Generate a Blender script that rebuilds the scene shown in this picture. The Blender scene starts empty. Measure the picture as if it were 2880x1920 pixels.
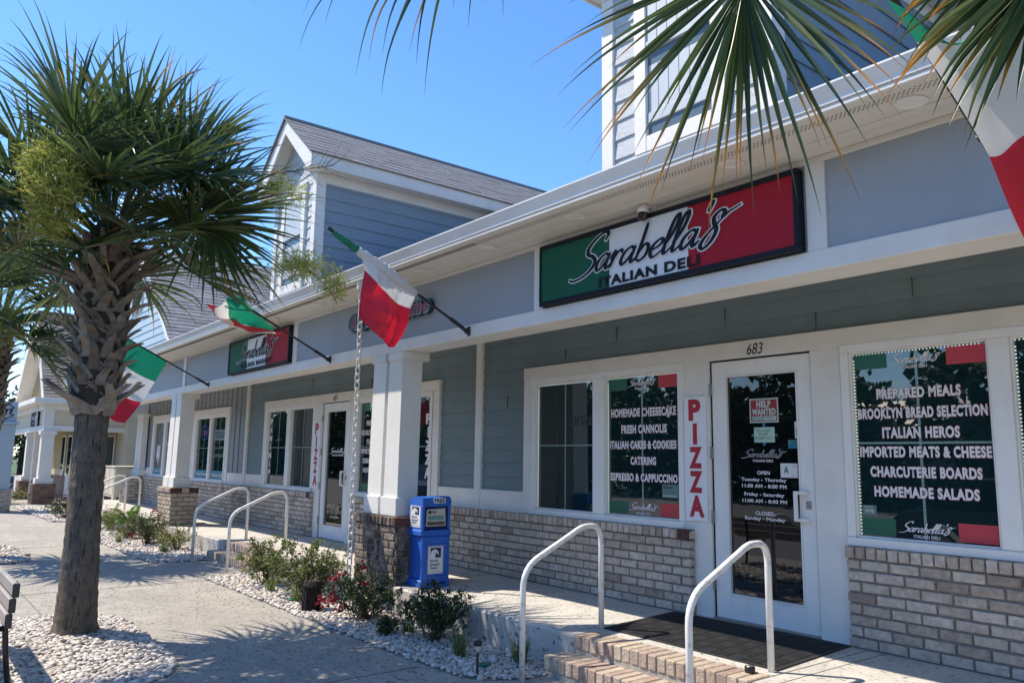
import bpy, bmesh, math, random
import numpy as np
from mathutils import Vector, Matrix

SC = bpy.context.scene
COL = SC.collection
R = math.radians
rnd = random.Random(7)
nrs = np.random.RandomState(11)

# ------------------------------------------------------------------ camera, sky, sun, exposure
cam_d = bpy.data.cameras.new('camera'); cam = bpy.data.objects.new('camera', cam_d); COL.objects.link(cam)
cam.location = (4.2829, -5.6013, 1.2754)
cam.rotation_euler = (1.7201, -0.0147, 0.9026)
cam_d.sensor_width = 36.0; cam_d.lens = 36.0 * 2209.86 / 2880.0
cam_d.clip_start = 0.05; cam_d.clip_end = 2000
SC.camera = cam
SUN_AZ, SUN_EL = 37.0, 55.0          # light travels toward +x +y
sd = Vector((math.cos(R(SUN_AZ)) * math.cos(R(SUN_EL)), math.sin(R(SUN_AZ)) * math.cos(R(SUN_EL)), -math.sin(R(SUN_EL))))
world = bpy.data.worlds.new('World'); SC.world = world; world.use_nodes = True
wn = world.node_tree.nodes; wl = world.node_tree.links
sky = wn.new('ShaderNodeTexSky'); sky.sky_type = 'NISHITA'; sky.sun_disc = False
sky.sun_elevation = R(SUN_EL); sky.sun_rotation = math.atan2(-sd.x, -sd.y)
sky.air_density = 1.0; sky.dust_density = 0.1; sky.ozone_density = 6.0
hsv = wn.new('ShaderNodeHueSaturation'); hsv.inputs['Saturation'].default_value = 1.13; hsv.inputs['Hue'].default_value = .502; wl.new(sky.outputs[0], hsv.inputs['Color'])
wl.new(hsv.outputs[0], wn['Background'].inputs[0]); wn['Background'].inputs[1].default_value = 0.125
sun_d = bpy.data.lights.new('sun', 'SUN'); sun = bpy.data.objects.new('sun', sun_d); COL.objects.link(sun)
sun_d.energy = 3.4; sun_d.angle = R(0.5); sun_d.color = (1.0, 0.90, 0.76)
sun.rotation_euler = sd.to_track_quat('-Z', 'Y').to_euler()
SC.view_settings.view_transform = 'Standard'; SC.view_settings.look = 'None'
SC.view_settings.exposure = 1.1; SC.view_settings.gamma = 1.0

GZ = -0.27                            # pavement level; porch floor is 0
L2 = -7.7765

# ------------------------------------------------------------------ materials
def pmat(name, col, rough=.6, var=.06, vscale=4., bump=0., bscale=40., stretch=(1, 1, 1), metal=0., spec=.5,
         tones=None, tips=None, transl=0., ior=1.5, emit=None, dark=None, stain=None, bdist=.01):
    m = bpy.data.materials.new(name); m.use_nodes = True
    nt = m.node_tree; N = nt.nodes; K = nt.links; b = N['Principled BSDF']
    tc = N.new('ShaderNodeTexCoord')
    if tones:
        at = N.new('ShaderNodeAttribute'); at.attribute_name = 'tone'
        rp = N.new('ShaderNodeValToRGB'); cr = rp.color_ramp
        while len(cr.elements) < len(tones): cr.elements.new(.5)
        for i, t in enumerate(tones):
            cr.elements[i].position = i / (len(tones) - 1); cr.elements[i].color = (*t, 1)
        K.new(at.outputs['Fac'], rp.inputs[0]); cur = rp.outputs[0]
    else:
        rgb = N.new('ShaderNodeRGB'); rgb.outputs[0].default_value = (*col, 1); cur = rgb.outputs[0]
    if tips:
        a2 = N.new('ShaderNodeAttribute'); a2.attribute_name = 'tip'
        r2 = N.new('ShaderNodeValToRGB'); cr = r2.color_ramp
        while len(cr.elements) < len(tips): cr.elements.new(.5)
        for i, t in enumerate(tips):
            cr.elements[i].position = t[0]; cr.elements[i].color = (*t[1], 1)
        m2 = N.new('ShaderNodeMath'); m2.operation = 'MULTIPLY'; m2.inputs[1].default_value = 1.6; m2.use_clamp = True
        K.new(a2.outputs['Fac'], r2.inputs[0]); K.new(a2.outputs['Fac'], m2.inputs[0])
        mx = N.new('ShaderNodeMixRGB'); K.new(m2.outputs[0], mx.inputs[0]); K.new(cur, mx.inputs[1]); K.new(r2.outputs[0], mx.inputs[2]); cur = mx.outputs[0]
    if var:
        nz = N.new('ShaderNodeTexNoise'); nz.inputs['Scale'].default_value = vscale; nz.inputs['Detail'].default_value = 6
        K.new(tc.outputs['Object'], nz.inputs['Vector'])
        mr = N.new('ShaderNodeMapRange'); mr.inputs[1].default_value = .3; mr.inputs[2].default_value = .7
        mr.inputs[3].default_value = 1 - var; mr.inputs[4].default_value = 1 + var
        K.new(nz.outputs['Fac'], mr.inputs[0])
        mu = N.new('ShaderNodeVectorMath'); mu.operation = 'SCALE'
        K.new(cur, mu.inputs[0]); K.new(mr.outputs[0], mu.inputs['Scale']); cur = mu.outputs[0]
    if dark:   # small dark pits: (scale, threshold, colour, stretch)
        mp = N.new('ShaderNodeMapping'); mp.inputs['Scale'].default_value = dark[3]
        K.new(tc.outputs['Object'], mp.inputs[0])
        nz = N.new('ShaderNodeTexNoise'); nz.inputs['Scale'].default_value = dark[0]; nz.inputs['Detail'].default_value = 3
        K.new(mp.outputs[0], nz.inputs['Vector'])
        mr = N.new('ShaderNodeMapRange'); mr.inputs[1].default_value = dark[1]; mr.inputs[2].default_value = dark[1] + .05
        K.new(nz.outputs['Fac'], mr.inputs[0])
        mx = N.new('ShaderNodeMixRGB'); K.new(mr.outputs[0], mx.inputs[0]); K.new(cur, mx.inputs[1]); mx.inputs[2].default_value = (*dark[2], 1); cur = mx.outputs[0]
    if stain:  # big soft blotches: (scale, lo, hi, colour, amount, stretch)
        mp = N.new('ShaderNodeMapping'); mp.inputs['Scale'].default_value = stain[5]
        K.new(tc.outputs['Object'], mp.inputs[0])
        nz = N.new('ShaderNodeTexNoise'); nz.inputs['Scale'].default_value = stain[0]; nz.inputs['Detail'].default_value = 8; nz.inputs['Roughness'].default_value = .7
        K.new(mp.outputs[0], nz.inputs['Vector'])
        mr = N.new('ShaderNodeMapRange'); mr.inputs[1].default_value = stain[1]; mr.inputs[2].default_value = stain[2]; mr.inputs[4].default_value = stain[4]
        K.new(nz.outputs['Fac'], mr.inputs[0])
        mx = N.new('ShaderNodeMixRGB'); K.new(mr.outputs[0], mx.inputs[0]); K.new(cur, mx.inputs[1]); mx.inputs[2].default_value = (*stain[3], 1); cur = mx.outputs[0]
    K.new(cur, b.inputs['Base Color'])
    b.inputs['Roughness'].default_value = rough; b.inputs['Metallic'].default_value = metal
    b.inputs['Specular IOR Level'].default_value = spec; b.inputs['IOR'].default_value = ior
    if bump:
        mp = N.new('ShaderNodeMapping'); mp.inputs['Scale'].default_value = stretch
        K.new(tc.outputs['Object'], mp.inputs[0])
        nz = N.new('ShaderNodeTexNoise'); nz.inputs['Scale'].default_value = bscale; nz.inputs['Detail'].default_value = 5
        nz.inputs['Distortion'].default_value = .6
        K.new(mp.outputs[0], nz.inputs['Vector'])
        bp = N.new('ShaderNodeBump'); bp.inputs['Strength'].default_value = min(1, bump); bp.inputs['Distance'].default_value = bdist
        K.new(nz.outputs['Fac'], bp.inputs['Height']); K.new(bp.outputs[0], b.inputs['Normal'])
    if emit:
        b.inputs['Emission Color'].default_value = (*emit[0], 1); b.inputs['Emission Strength'].default_value = emit[1]
    if transl:
        tr = N.new('ShaderNodeBsdfTranslucent'); K.new(cur, tr.inputs[0])
        ms = N.new('ShaderNodeMixShader'); ms.inputs[0].default_value = transl
        K.new(b.outputs[0], ms.inputs[1]); K.new(tr.outputs[0], ms.inputs[2]); K.new(ms.outputs[0], N['Material Output'].inputs[0])
    return m

WHITE = pmat('white_trim', (.78, .755, .70), .5, .05, 3, .35, 30, (2, 2, 22), stain=(2.5, .5, .8, (.55, .53, .48), .35, (1, 1, 1)))
WHITEV = pmat('white_post', (.78, .765, .72), .5, .04, 3, .5, 30, (20, 20, 2))
VINYL = pmat('white_vinyl', (.80, .785, .75), .35, .03, 5, stain=(5, .52, .8, (.5, .48, .44), .3, (1, 1, .4)))
SIDING = pmat('blue_siding', (.195, .265, .285), .55, .07, 1.6, .8, 14, (1.5, 1.5, 30), stain=(1.6, .5, .8, (.14, .18, .185), .4, (3, 3, .35)))
SIDELT = pmat('dormer_siding', (.25, .315, .375), .55, .04, 2.5, .5, 16, (2, 2, 26))
SIDEWH = pmat('pale_siding', (.56, .60, .63), .55, .05, 2.5, .9, 16, (2, 2, 26))
SIDEBLU = pmat('gable_siding', (.40, .52, .58), .55, .05, 2.5, .6, 16, (2, 2, 26))
BATTEN = pmat('board_siding', (.27, .295, .31), .55, .05, 2.5, .3, 16, (20, 20, 2))
PANEL = pmat('frieze_panel', (.32, .35, .385), .6, .05, 1.2, .2, 90, stain=(1.3, .5, .8, (.24, .26, .28), .35, (3, 3, .3)))
SOFFIT = pmat('soffit', (.70, .67, .61), .6, .03, 3, .15, 12, (1.5, 22, 22))
DARKHOLE = pmat('soffit_slot', (.12, .11, .10), .8, 0)
GUTTER = pmat('gutter', (.74, .725, .69), .4, .06, 3, stain=(3, .55, .8, (.45, .44, .42), .4, (.5, 1, 5)))
SHINGBR = pmat('brown_shingles', (.1, .1, .1), .9, .2, 60, .8, 260, tones=[(.15, .125, .105), (.20, .17, .145), (.25, .21, .18), (.17, .145, .125)])
SHINGLE = pmat('shingles', (.1, .1, .1), .9, .2, 60, .8, 260, tones=[(.17, .17, .18), (.23, .23, .24), (.28, .275, .28), (.20, .20, .21), (.25, .245, .255)])
BRICK = pmat('brick', (.3, .3, .3), .85, .22, 24, 1., 70, tones=[(.32, .245, .19), (.47, .39, .31), (.53, .45, .365), (.44, .35, .28), (.57, .495, .415), (.50, .415, .33), (.39, .31, .245)],
             stain=(14, .58, .75, (.5, .46, .41), .5, (1, 1, 1)))
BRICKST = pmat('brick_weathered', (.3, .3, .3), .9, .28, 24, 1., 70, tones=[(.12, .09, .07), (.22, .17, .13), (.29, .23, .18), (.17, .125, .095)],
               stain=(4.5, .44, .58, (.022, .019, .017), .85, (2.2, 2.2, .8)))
BRICKTAN = pmat('brick_tan', (.3, .3, .3), .85, .2, 24, 1., 70, tones=[(.30, .235, .17), (.42, .34, .25), (.50, .41, .31), (.37, .29, .21)])
BRICKBRN = pmat('brick_brown', (.3, .3, .3), .9, .2, 24, 1., 70, tones=[(.12, .075, .06), (.20, .125, .10), (.26, .17, .135)])
BRICKRED = pmat('brick_red', (.085, .032, .027), .8, .25, 30, .9, 70)
BRICKSTEP = pmat('brick_step', (.3, .3, .3), .9, .22, 26, 1., 80, tones=[(.37, .265, .205), (.46, .375, .28), (.31, .215, .18), (.50, .42, .32), (.41, .32, .245)],
                 stain=(9, .52, .7, (.55, .48, .38), .5, (1, 1, 1)))
MORTAR = pmat('mortar', (.215, .20, .18), .95, .15, 30, .6, 120)
STEPMORTAR = pmat('step_mortar', (.36, .33, .28), .95, .2, 20, .6, 100)
CONC = pmat('sidewalk_concrete', (.35, .325, .28), .85, .14, 5, .9, 60, dark=(17, .585, (.15, .135, .115), (1, 2.2, 1)), stain=(.8, .45, .7, (.25, .23, .20), .7, (1, 1, 1)))
PORCHC = pmat('porch_concrete', (.49, .465, .415), .8, .1, 3, .6, 60, dark=(20, .60, (.15, .14, .13), (1, 1.8, 1)), stain=(1.3, .5, .75, (.37, .355, .33), .6, (1, 1, 1)))
JOINT = pmat('joint', (.10, .095, .09), .95, .1, 20)
PEBBLE = pmat('pebbles', (.5, .5, .5), .6, .12, 60, .2, 80, tones=[(.34, .30, .26), (.52, .475, .42), (.60, .56, .50), (.46, .37, .30), (.56, .52, .47), (.26, .235, .215), (.64, .61, .55)])
ASPHALT = pmat('asphalt', (.17, .165, .155), .9, .15, 20, .5, 150)
GRASS = pmat('grass', (.06, .10, .03), .9, .3, 3, .8, 40)
GLASS = pmat('window_glass', (.006, .022, .025), .012, 0, spec=.5, ior=2.0)
GLASSD = pmat('door_glass', (.004, .006, .007), .012, 0, spec=.5, ior=1.75)
MUNT = pmat('muntin', (.17, .27, .245), .25, 0, ior=1.9)
LETW = pmat('white_vinyl_lettering', (.78, .72, .72), .5, .03)
LETR = pmat('red_edge', (.25, .02, .03), .5, 0)
GREEN = pmat('sign_green', (.008, .10, .052), .6, .05, spec=.25)
GREENW = pmat('window_green', (.015, .115, .065), .35, .03)
REDW = pmat('window_red', (.52, .045, .06), .4, .04)
RED = pmat('sign_red', (.36, .008, .022), .6, .05, spec=.25)
SWHITE = pmat('sign_white', (.72, .72, .72), .45, .03)
NAVY = pmat('navy', (.007, .010, .018), .6, .05, spec=.25)
BLACKL = pmat('black_letters', (.009, .010, .012), .6, 0, spec=.25)
PIZZAR = pmat('pizza_red', (.42, .014, .032), .5, .05)
BOARD = pmat('white_board', (.78, .78, .79), .4, .03)
STEELW = pmat('white_painted_steel', (.74, .73, .70), .38, .06, 8, stain=(13, .53, .66, (.36, .33, .29), .7, (1, 1, 1)))
BLACKM = pmat('black_metal', (.012, .012, .013), .4, .05)
STEEL = pmat('steel', (.35, .34, .32), .35, .1, 30, metal=.8)
RUBBER = pmat('rubber', (.014, .014, .015), .75, .2, 20, .5, 200)
BLUEP = pmat('blue_plastic', (.020, .115, .48), .45, .1, 6, .08, 60, stain=(7, .52, .75, (.07, .18, .46), .55, (1, 1, .6)))
BLUED = pmat('dark_blue_acrylic', (.006, .02, .10), .08, .03)
NEWSW = pmat('news_white', (.70, .70, .68), .4, .03)
NEWSN = pmat('news_navy', (.010, .025, .11), .4, 0)
PAPER = pmat('newsprint', (.52, .49, .42), .8, .05)
TEALP = pmat('teal_print', (.16, .30, .30), .7, .05)
NOTE = pmat('green_note', (.40, .58, .46), .7, .04)
CHAINM = pmat('white_chain', (.62, .61, .58), .45, .1, 40)
PALMG = pmat('palm_leaf', (.05, .09, .03), .36, .12, 9, spec=.75, tones=[(.034, .062, .022), (.066, .108, .034), (.11, .155, .045), (.18, .21, .065)],
             tips=[(0, (.05, .08, .02)), (.45, (.26, .2, .05)), (.75, (.62, .26, .03)), (1, (.16, .08, .06))], transl=.3)
TRUNK = pmat('palm_trunk', (.155, .128, .10), .95, .3, 10, 1., 9, (7, 7, 1.3), stain=(6, .5, .75, (.07, .057, .045), .65, (.8, .8, 16)), dark=(7, .57, (.05, .04, .032), (9, 9, 1.1)), bdist=.03)
BOOT = pmat('palm_boot', (.1, .1, .1), .9, .3, 14, 1., 50, (4, 4, 1), tones=[(.15, .118, .09), (.24, .20, .155), (.33, .28, .225), (.19, .155, .12)])
CORE = pmat('boot_gap_shade', (.045, .034, .026), .95, .3, 30, 1., 60)  # core darkened so the gaps between the boots look shaded
FLOWERY = pmat('palm_flower', (.2, .2, .1), .7, .1, tones=[(.20, .25, .05), (.40, .42, .09), (.58, .55, .16)], transl=.35)
STALK = pmat('flower_stalk', (.10, .09, .055), .8, .15)
LEAFR = pmat('rose_leaf', (.05, .1, .03), .5, .1, tones=[(.05, .085, .03), (.10, .15, .045), (.19, .22, .065), (.30, .29, .10)], transl=.4)
LEAFD = pmat('rose_leaf_dark', (.05, .1, .03), .45, .1, tones=[(.026, .05, .022), (.05, .09, .034), (.085, .125, .042), (.14, .11, .05)], transl=.28)
STEM = pmat('stem', (.09, .062, .04), .85, .2)
ROSE = pmat('rose_petal', (.42, .008, .03), .55, .2, 30, tones=[(.24, .004, .018), (.46, .01, .04), (.36, .006, .026)], transl=.2)
LIRI = pmat('liriope', (.1, .2, .05), .5, .1, tones=[(.07, .11, .03), (.15, .20, .06), (.34, .36, .17)], transl=.3)
SAGO = pmat('sago_leaf', (.05, .16, .02), .45, .1, tones=[(.03, .10, .015), (.07, .19, .022), (.11, .24, .03)], transl=.3)
CREAM = pmat('cream_siding', (.63, .55, .41), .6, .04, 3, .3, 16, (2, 2, 22))
CREAMD = pmat('cream_board', (.54, .44, .27), .6, .05, 3, .2, 16, (20, 20, 2))
CABIN = pmat('cabinet_paint', (.60, .55, .43), .5, .05, 3)
ROCK = pmat('rock', (.55, .53, .48), .9, .15, 8, .8, 20)
STUMP = pmat('dark_fibre', (.016, .012, .010), .95, .3, 30, 1., 60)
SLAT = pmat('tan_slat', (.33, .285, .25), .5, .06, 6, .1, 40)
SLATEND = pmat('slat_end', (.035, .033, .033), .5, .1)
FG = pmat('flag_green', (.008, .24, .13), .55, .05, 6, transl=.35)
FW = pmat('flag_white', (.72, .71, .69), .6, .04, 6, transl=.35)
FR = pmat('flag_red', (.55, .012, .035), .5, .05, 6, transl=.35)
LIGHTD = pmat('led_dot', (.6, .68, .62), .4, 0, emit=((.85, 1, .9), .35))
CLEAR = pmat('clear_plastic', (.5, .52, .5), .1, 0)
PLASTG = pmat('green_plastic', (.01, .14, .075), .4, .05)
OAK = pmat('tree_leaf', (.05, .08, .03), .7, .1, tones=[(.018, .035, .014), (.035, .06, .022), (.06, .09, .032)], transl=.2)
BARK = pmat('bark', (.10, .08, .06), .9, .2)
POSTBL = pmat('pale_blue_post', (.36, .45, .52), .55, .05, 3)
BANDT = pmat('teal_band', (.02, .20, .27), .4, .1, 3)
CARP = pmat('car_paint', (.55, .55, .56), .25, .02, spec=.6)
CARD_ = pmat('dark_car_paint', (.02, .022, .026), .25, .02, spec=.6)

# ------------------------------------------------------------------ mesh builder and object helpers
CAMP = np.array((4.2829, -5.6013, 1.2754)); HK = [1.0]
def hs(p):
    p = np.asarray(p, dtype=np.float64); return p if HK[0] == 1.0 else CAMP + (p - CAMP) * HK[0]
class MB:
    def __init__(s): s.v = []; s.f = []; s.t = []; s.tip = []; s.m = []; s.tone = .5; s.mi = 0
    def V(s, p, tip=0.):
        s.v.append(tuple(p)); s.t.append(s.tone); s.tip.append(tip); return len(s.v) - 1
    def F(s, *i): s.f.append(tuple(i)); s.m.append(s.mi)
    def quad(s, a, b, c, d): s.F(s.V(a), s.V(b), s.V(c), s.V(d)); return s
    def poly(s, pts): s.F(*[s.V(p) for p in pts]); return s
    def box(s, x0, x1, y0, y1, z0, z1):
        i = [s.V((x, y, z)) for z in (z0, z1) for y in (y0, y1) for x in (x0, x1)]
        for q in ((0, 2, 3, 1), (4, 5, 7, 6), (0, 1, 5, 4), (2, 6, 7, 3), (0, 4, 6, 2), (1, 3, 7, 5)): s.F(*[i[k] for k in q])
        return s
    def bbox(s, x0, x1, y0, y1, z0, z1, c=.004):   # chamfered box
        s.obox(Vector(((x0 + x1) / 2, (y0 + y1) / 2, (z0 + z1) / 2)), Vector((1, 0, 0)), Vector((0, 1, 0)), Vector((0, 0, 1)), (x1 - x0) / 2, (y1 - y0) / 2, (z1 - z0) / 2, c); return s
    def obox(s, c, ax, ay, az, hx, hy, hz, ch=.004, jit=0.):
        ix = {}
        for sx in (-1, 1):
            for sy in (-1, 1):
                for sz in (-1, 1):
                    for k in range(3):
                        h = [hx - ch, hy - ch, hz - ch]; h[k] += ch
                        p = c + ax * (sx * h[0]) + ay * (sy * h[1]) + az * (sz * h[2])
                        if jit: p = p + Vector((rnd.uniform(-jit, jit), rnd.uniform(-jit, jit), rnd.uniform(-jit, jit)))
                        ix[sx, sy, sz, k] = s.V(p)
        for sg in (-1, 1):
            s.F(*[ix[sg, a, b, 0] for a, b in ((-1, -1), (1, -1), (1, 1), (-1, 1))][::sg])
            s.F(*[ix[a, sg, b, 1] for a, b in ((-1, -1), (-1, 1), (1, 1), (1, -1))][::sg])
            s.F(*[ix[a, b, sg, 2] for a, b in ((-1, -1), (1, -1), (1, 1), (-1, 1))][::sg])
        for a in (-1, 1):
            for b in (-1, 1):
                o = a * b
                s.F(*[ix[a, b, -1, 0], ix[a, b, 1, 0], ix[a, b, 1, 1], ix[a, b, -1, 1]][::o])
                s.F(*[ix[a, -1, b, 0], ix[a, -1, b, 2], ix[a, 1, b, 2], ix[a, 1, b, 0]][::o][::-1] if 0 else [ix[a, -1, b, 0], ix[a, 1, b, 0], ix[a, 1, b, 2], ix[a, -1, b, 2]][::o])
                s.F(*[ix[-1, a, b, 1], ix[-1, a, b, 2], ix[1, a, b, 2], ix[1, a, b, 1]][::o])
                for d in (-1, 1):
                    s.F(*[ix[a, b, d, 0], ix[a, b, d, 1], ix[a, b, d, 2]][::a * b * d])
        return s
    def tube(s, pts, r, n=8, cap=True, tips=None):
        pts = [Vector(p) for p in pts]; m = len(pts)
        rr = r if isinstance(r, (list, tuple)) else [r] * m
        T = []
        for i in range(m):
            d = pts[min(i + 1, m - 1)] - pts[max(i - 1, 0)]; T.append(d.normalized())
        u = T[0].orthogonal().normalized(); rings = []
        for i in range(m):
            u = (u - T[i] * u.dot(T[i])).normalized(); w = T[i].cross(u)
            tp = tips[i] if tips else 0.
            rings.append([s.V(pts[i] + (u * math.cos(2 * math.pi * k / n) + w * math.sin(2 * math.pi * k / n)) * rr[i], tp) for k in range(n)])
        for i in range(m - 1):
            for k in range(n): s.F(rings[i][k], rings[i][(k + 1) % n], rings[i + 1][(k + 1) % n], rings[i + 1][k])
        if cap: s.F(*rings[0][::-1]); s.F(*rings[-1])
        return s
    def lathe(s, c, prof, n=24, wob=0.):
        rings = []
        for r, z in prof: rings.append([s.V((c[0] + r * (1 + wob * math.sin(3 * k + z * 9)) * math.cos(2 * math.pi * k / n), c[1] + r * (1 + wob * math.sin(3 * k + z * 9)) * math.sin(2 * math.pi * k / n), c[2] + z)) for k in range(n)])
        for i in range(len(rings) - 1):
            for k in range(n): s.F(rings[i][k], rings[i][(k + 1) % n], rings[i + 1][(k + 1) % n], rings[i + 1][k])
        s.F(*rings[0][::-1]); s.F(*rings[-1]); return s
    def prism(s, poly, o, u, v, n, d):   # polygon (a,b) in plane o,u,v pushed by n*d
        o, u, v, n = map(Vector, (o, u, v, n))
        A = [s.V(o + u * a + v * b) for a, b in poly]; B = [s.V(o + u * a + v * b + n * d) for a, b in poly]
        s.F(*A[::-1]); s.F(*B); k = len(poly)
        for i in range(k): s.F(A[i], A[(i + 1) % k], B[(i + 1) % k], B[i])
        return s
    def build(s, name, mat, parent=None, smooth=False, off=None):
        me = bpy.data.meshes.new(name)
        if off is None:
            off = Vector((0, 0, 0)); p = parent
            while p: off = off + p.location; p = p.parent
        v = hs(np.array(s.v)) - np.array(off)
        me.from_pydata(v.tolist(), [], s.f)
        mats = mat if isinstance(mat, list) else [mat]
        for m in mats: me.materials.append(m)
        if len(mats) > 1: me.polygons.foreach_set('material_index', s.m)
        a = me.attributes.new('tone', 'FLOAT', 'POINT'); a.data.foreach_set('value', s.t)
        if any(s.tip): a = me.attributes.new('tip', 'FLOAT', 'POINT'); a.data.foreach_set('value', s.tip)
        if smooth: me.polygons.foreach_set('use_smooth', [True] * len(me.polygons))
        me.update()
        o = bpy.data.objects.new(name, me); COL.objects.link(o)
        if parent: o.parent = parent
        return o

def thing(name, label, cat, loc=(0, 0, 0), group=None):
    o = bpy.data.objects.new(name, None); o.empty_display_size = .2; COL.objects.link(o); o.location = hs(loc)
    o['label'] = label; o['category'] = cat
    if group: o['group'] = group
    return o
def tag(o, label, cat, group=None):
    o['label'] = label; o['category'] = cat
    if group: o['group'] = group
    return o
def struct(o, kind='structure'): o['kind'] = kind; return o
def copy_tree(o, parent=None):
    c = o.copy(); COL.objects.link(c); c.parent = parent
    for ch in list(o.children): copy_tree(ch, c)
    return c

def text(s, name, x0, x1, z0, z1, y, mat, parent, bold=.02, d=.002, O=None, U=None, V=None, N=None, shear=0., off=None, label=None):
    """flat lettering fitted into a rectangle of a plane (default: the plane y facing -y)"""
    cu = bpy.data.curves.new(name, 'FONT'); cu.body = s; cu.offset = bold; cu.extrude = 0; cu.shear = shear; cu.align_x = 'CENTER'; cu.resolution_u = 4; cu.space_line = .9; cu.space_character = 1.0 + bold * 2.6
    t = bpy.data.objects.new(name, cu); COL.objects.link(t)
    dg = bpy.context.evaluated_depsgraph_get()
    me = bpy.data.meshes.new_from_object(t.evaluated_get(dg)); me.name = name
    bpy.data.objects.remove(t)
    n = len(me.vertices); co = np.empty(n * 3, np.float32); me.vertices.foreach_get('co', co); co = co.reshape(n, 3)
    lo = co.min(0); hi = co.max(0)
    a = (co[:, 0] - lo[0]) / (hi[0] - lo[0]); b = (co[:, 1] - lo[1]) / (hi[1] - lo[1])
    if O is None: O, U, V, N = (0, y, 0), (1, 0, 0), (0, 0, 1), (0, -1, 0)
    O, U, V, N = map(np.array, (O, U, V, N))
    P = O + np.outer(x0 + a * (x1 - x0), U) + np.outer(z0 + b * (z1 - z0), V) + N * d
    if off is None:
        off = Vector((0, 0, 0)); p = parent
        while p: off = off + p.location; p = p.parent
    P = (hs(P) - np.array(off)).astype(np.float32)
    me.vertices.foreach_set('co', P.ravel()); me.materials.clear(); me.materials.append(mat); me.update()
    o = bpy.data.objects.new(name, me); COL.objects.link(o); o.parent = parent
    if label: o['label'] = label
    return o

def crom(pts, n=6):
    P = [Vector((*p, 0)) if len(p) == 2 else Vector(p) for p in pts]; out = []
    for i in range(len(P) - 1):
        p0 = P[max(i - 1, 0)]; p1 = P[i]; p2 = P[i + 1]; p3 = P[min(i + 2, len(P) - 1)]
        for k in range(n):
            t = k / n
            out.append(.5 * ((2 * p1) + (p2 - p0) * t + (2 * p0 - 5 * p1 + 4 * p2 - p3) * t * t + (3 * p1 - p0 - 3 * p2 + p3) * t ** 3))
    out.append(P[-1]); return out

# brush-script lettering drawn stroke by stroke
GLY = {
 'S': (1.5, [[(1.62, 1.95), (1.72, 2.3), (1.45, 2.5), (.95, 2.3), (.5, 1.75), (.55, 1.3), (1.0, 1.05), (1.3, .7), (1.15, .2), (.6, -.2), (0, -.32), (-.35, -.2)]]),
 'a': (1.0, [[(.78, .85), (.5, 1.02), (.15, .75), (.05, .28), (.25, .02), (.55, .3), (.78, .85)], [(.82, 1.02), (.74, .35), (.86, .03), (1.12, .3)]]),
 'r': (.78, [[(.0, .55), (.2, 1.05), (.2, .55), (.12, .0)], [(.15, .4), (.38, .88), (.62, 1.0), (.74, .8)]]),
 'b': (.95, [[(.2, 2.25), (.2, 1.2), (.12, .1)], [(.14, .45), (.45, .95), (.76, .75), (.72, .25), (.42, .0), (.15, .12)], [(.72, .5), (.98, .62)]]),
 'e': (.82, [[(.05, .42), (.5, .6), (.72, .85), (.5, 1.02), (.15, .75), (.08, .28), (.36, .0), (.88, .35)]]),
 'l': (.56, [[(.0, .35), (.38, 1.2), (.5, 1.95), (.36, 2.25), (.18, 1.8), (.1, .6), (.2, .03), (.56, .35)]]),
 "'": (.38, [[(.2, 2.45), (.12, 1.85)]]),
 's': (.9, [[(1.5, 1.75), (.95, 1.5), (.7, 1.3), (.72, 1.62), (.45, 1.72), (.2, 1.45), (.32, 1.08), (.58, .65), (.5, .1), (.18, -.25), (-.08, -.05), (.05, .4), (.45, .95), (.75, 1.3)]]),
}
def script(s, x0, x1, z0, z1, y, layers, parent, name, pen=.17):
    """layers: (material, extra width, depth); one mesh per layer"""
    strokes = []; cx = 0.
    for ch in s:
        w, st = GLY[ch]
        for k in st: strokes.append(([(cx + a + .38 * b, b) for a, b in k], ch))
        cx += w
    al = [p for k, _ in strokes for p in k]
    lo = (min(p[0] for p in al), min(p[1] for p in al)); hi = (max(p[0] for p in al), max(p[1] for p in al))
    sx = (x1 - x0) / (hi[0] - lo[0]); sz = (z1 - z0) / (hi[1] - lo[1]); res = []
    for mat, ex, d in layers:
        mb = MB()
        for k, ch in strokes:
            c = crom(k, 7); m = len(c); prev = None
            for i, p in enumerate(c):
                q = c[min(i + 1, m - 1)] - c[max(i - 1, 0)]; q.normalize()
                nn = Vector((-q.y, q.x)); t = i / (m - 1)
                ang = abs(nn.dot(Vector((.94, .34))))
                wd = pen * (.38 + .62 * ang) * (1 - .7 * max(0, (t - .8) / .2)) * (.35 + .65 * min(1, t / .12)) * (1.15 if ch == 'S' else 1)
                wd = max(wd, .02) * .5 + ex
                e = 0.
                if i == 0: p = p - q.to_3d() * ex
                if i == m - 1: p = p + q.to_3d() * ex
                P = []
                for sg in (1, -1):
                    a = p.x + nn.x * wd * sg; b = p.y + nn.y * wd * sg
                    P.append(mb.V((x0 + (a - lo[0]) * sx, y - d - i * 1e-6, z0 + (b - lo[1]) * sz)))
                if prev: mb.F(prev[0], prev[1], P[1], P[0])
                prev = P
        res.append(mb.build(name, mat, parent))
    return res

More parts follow.
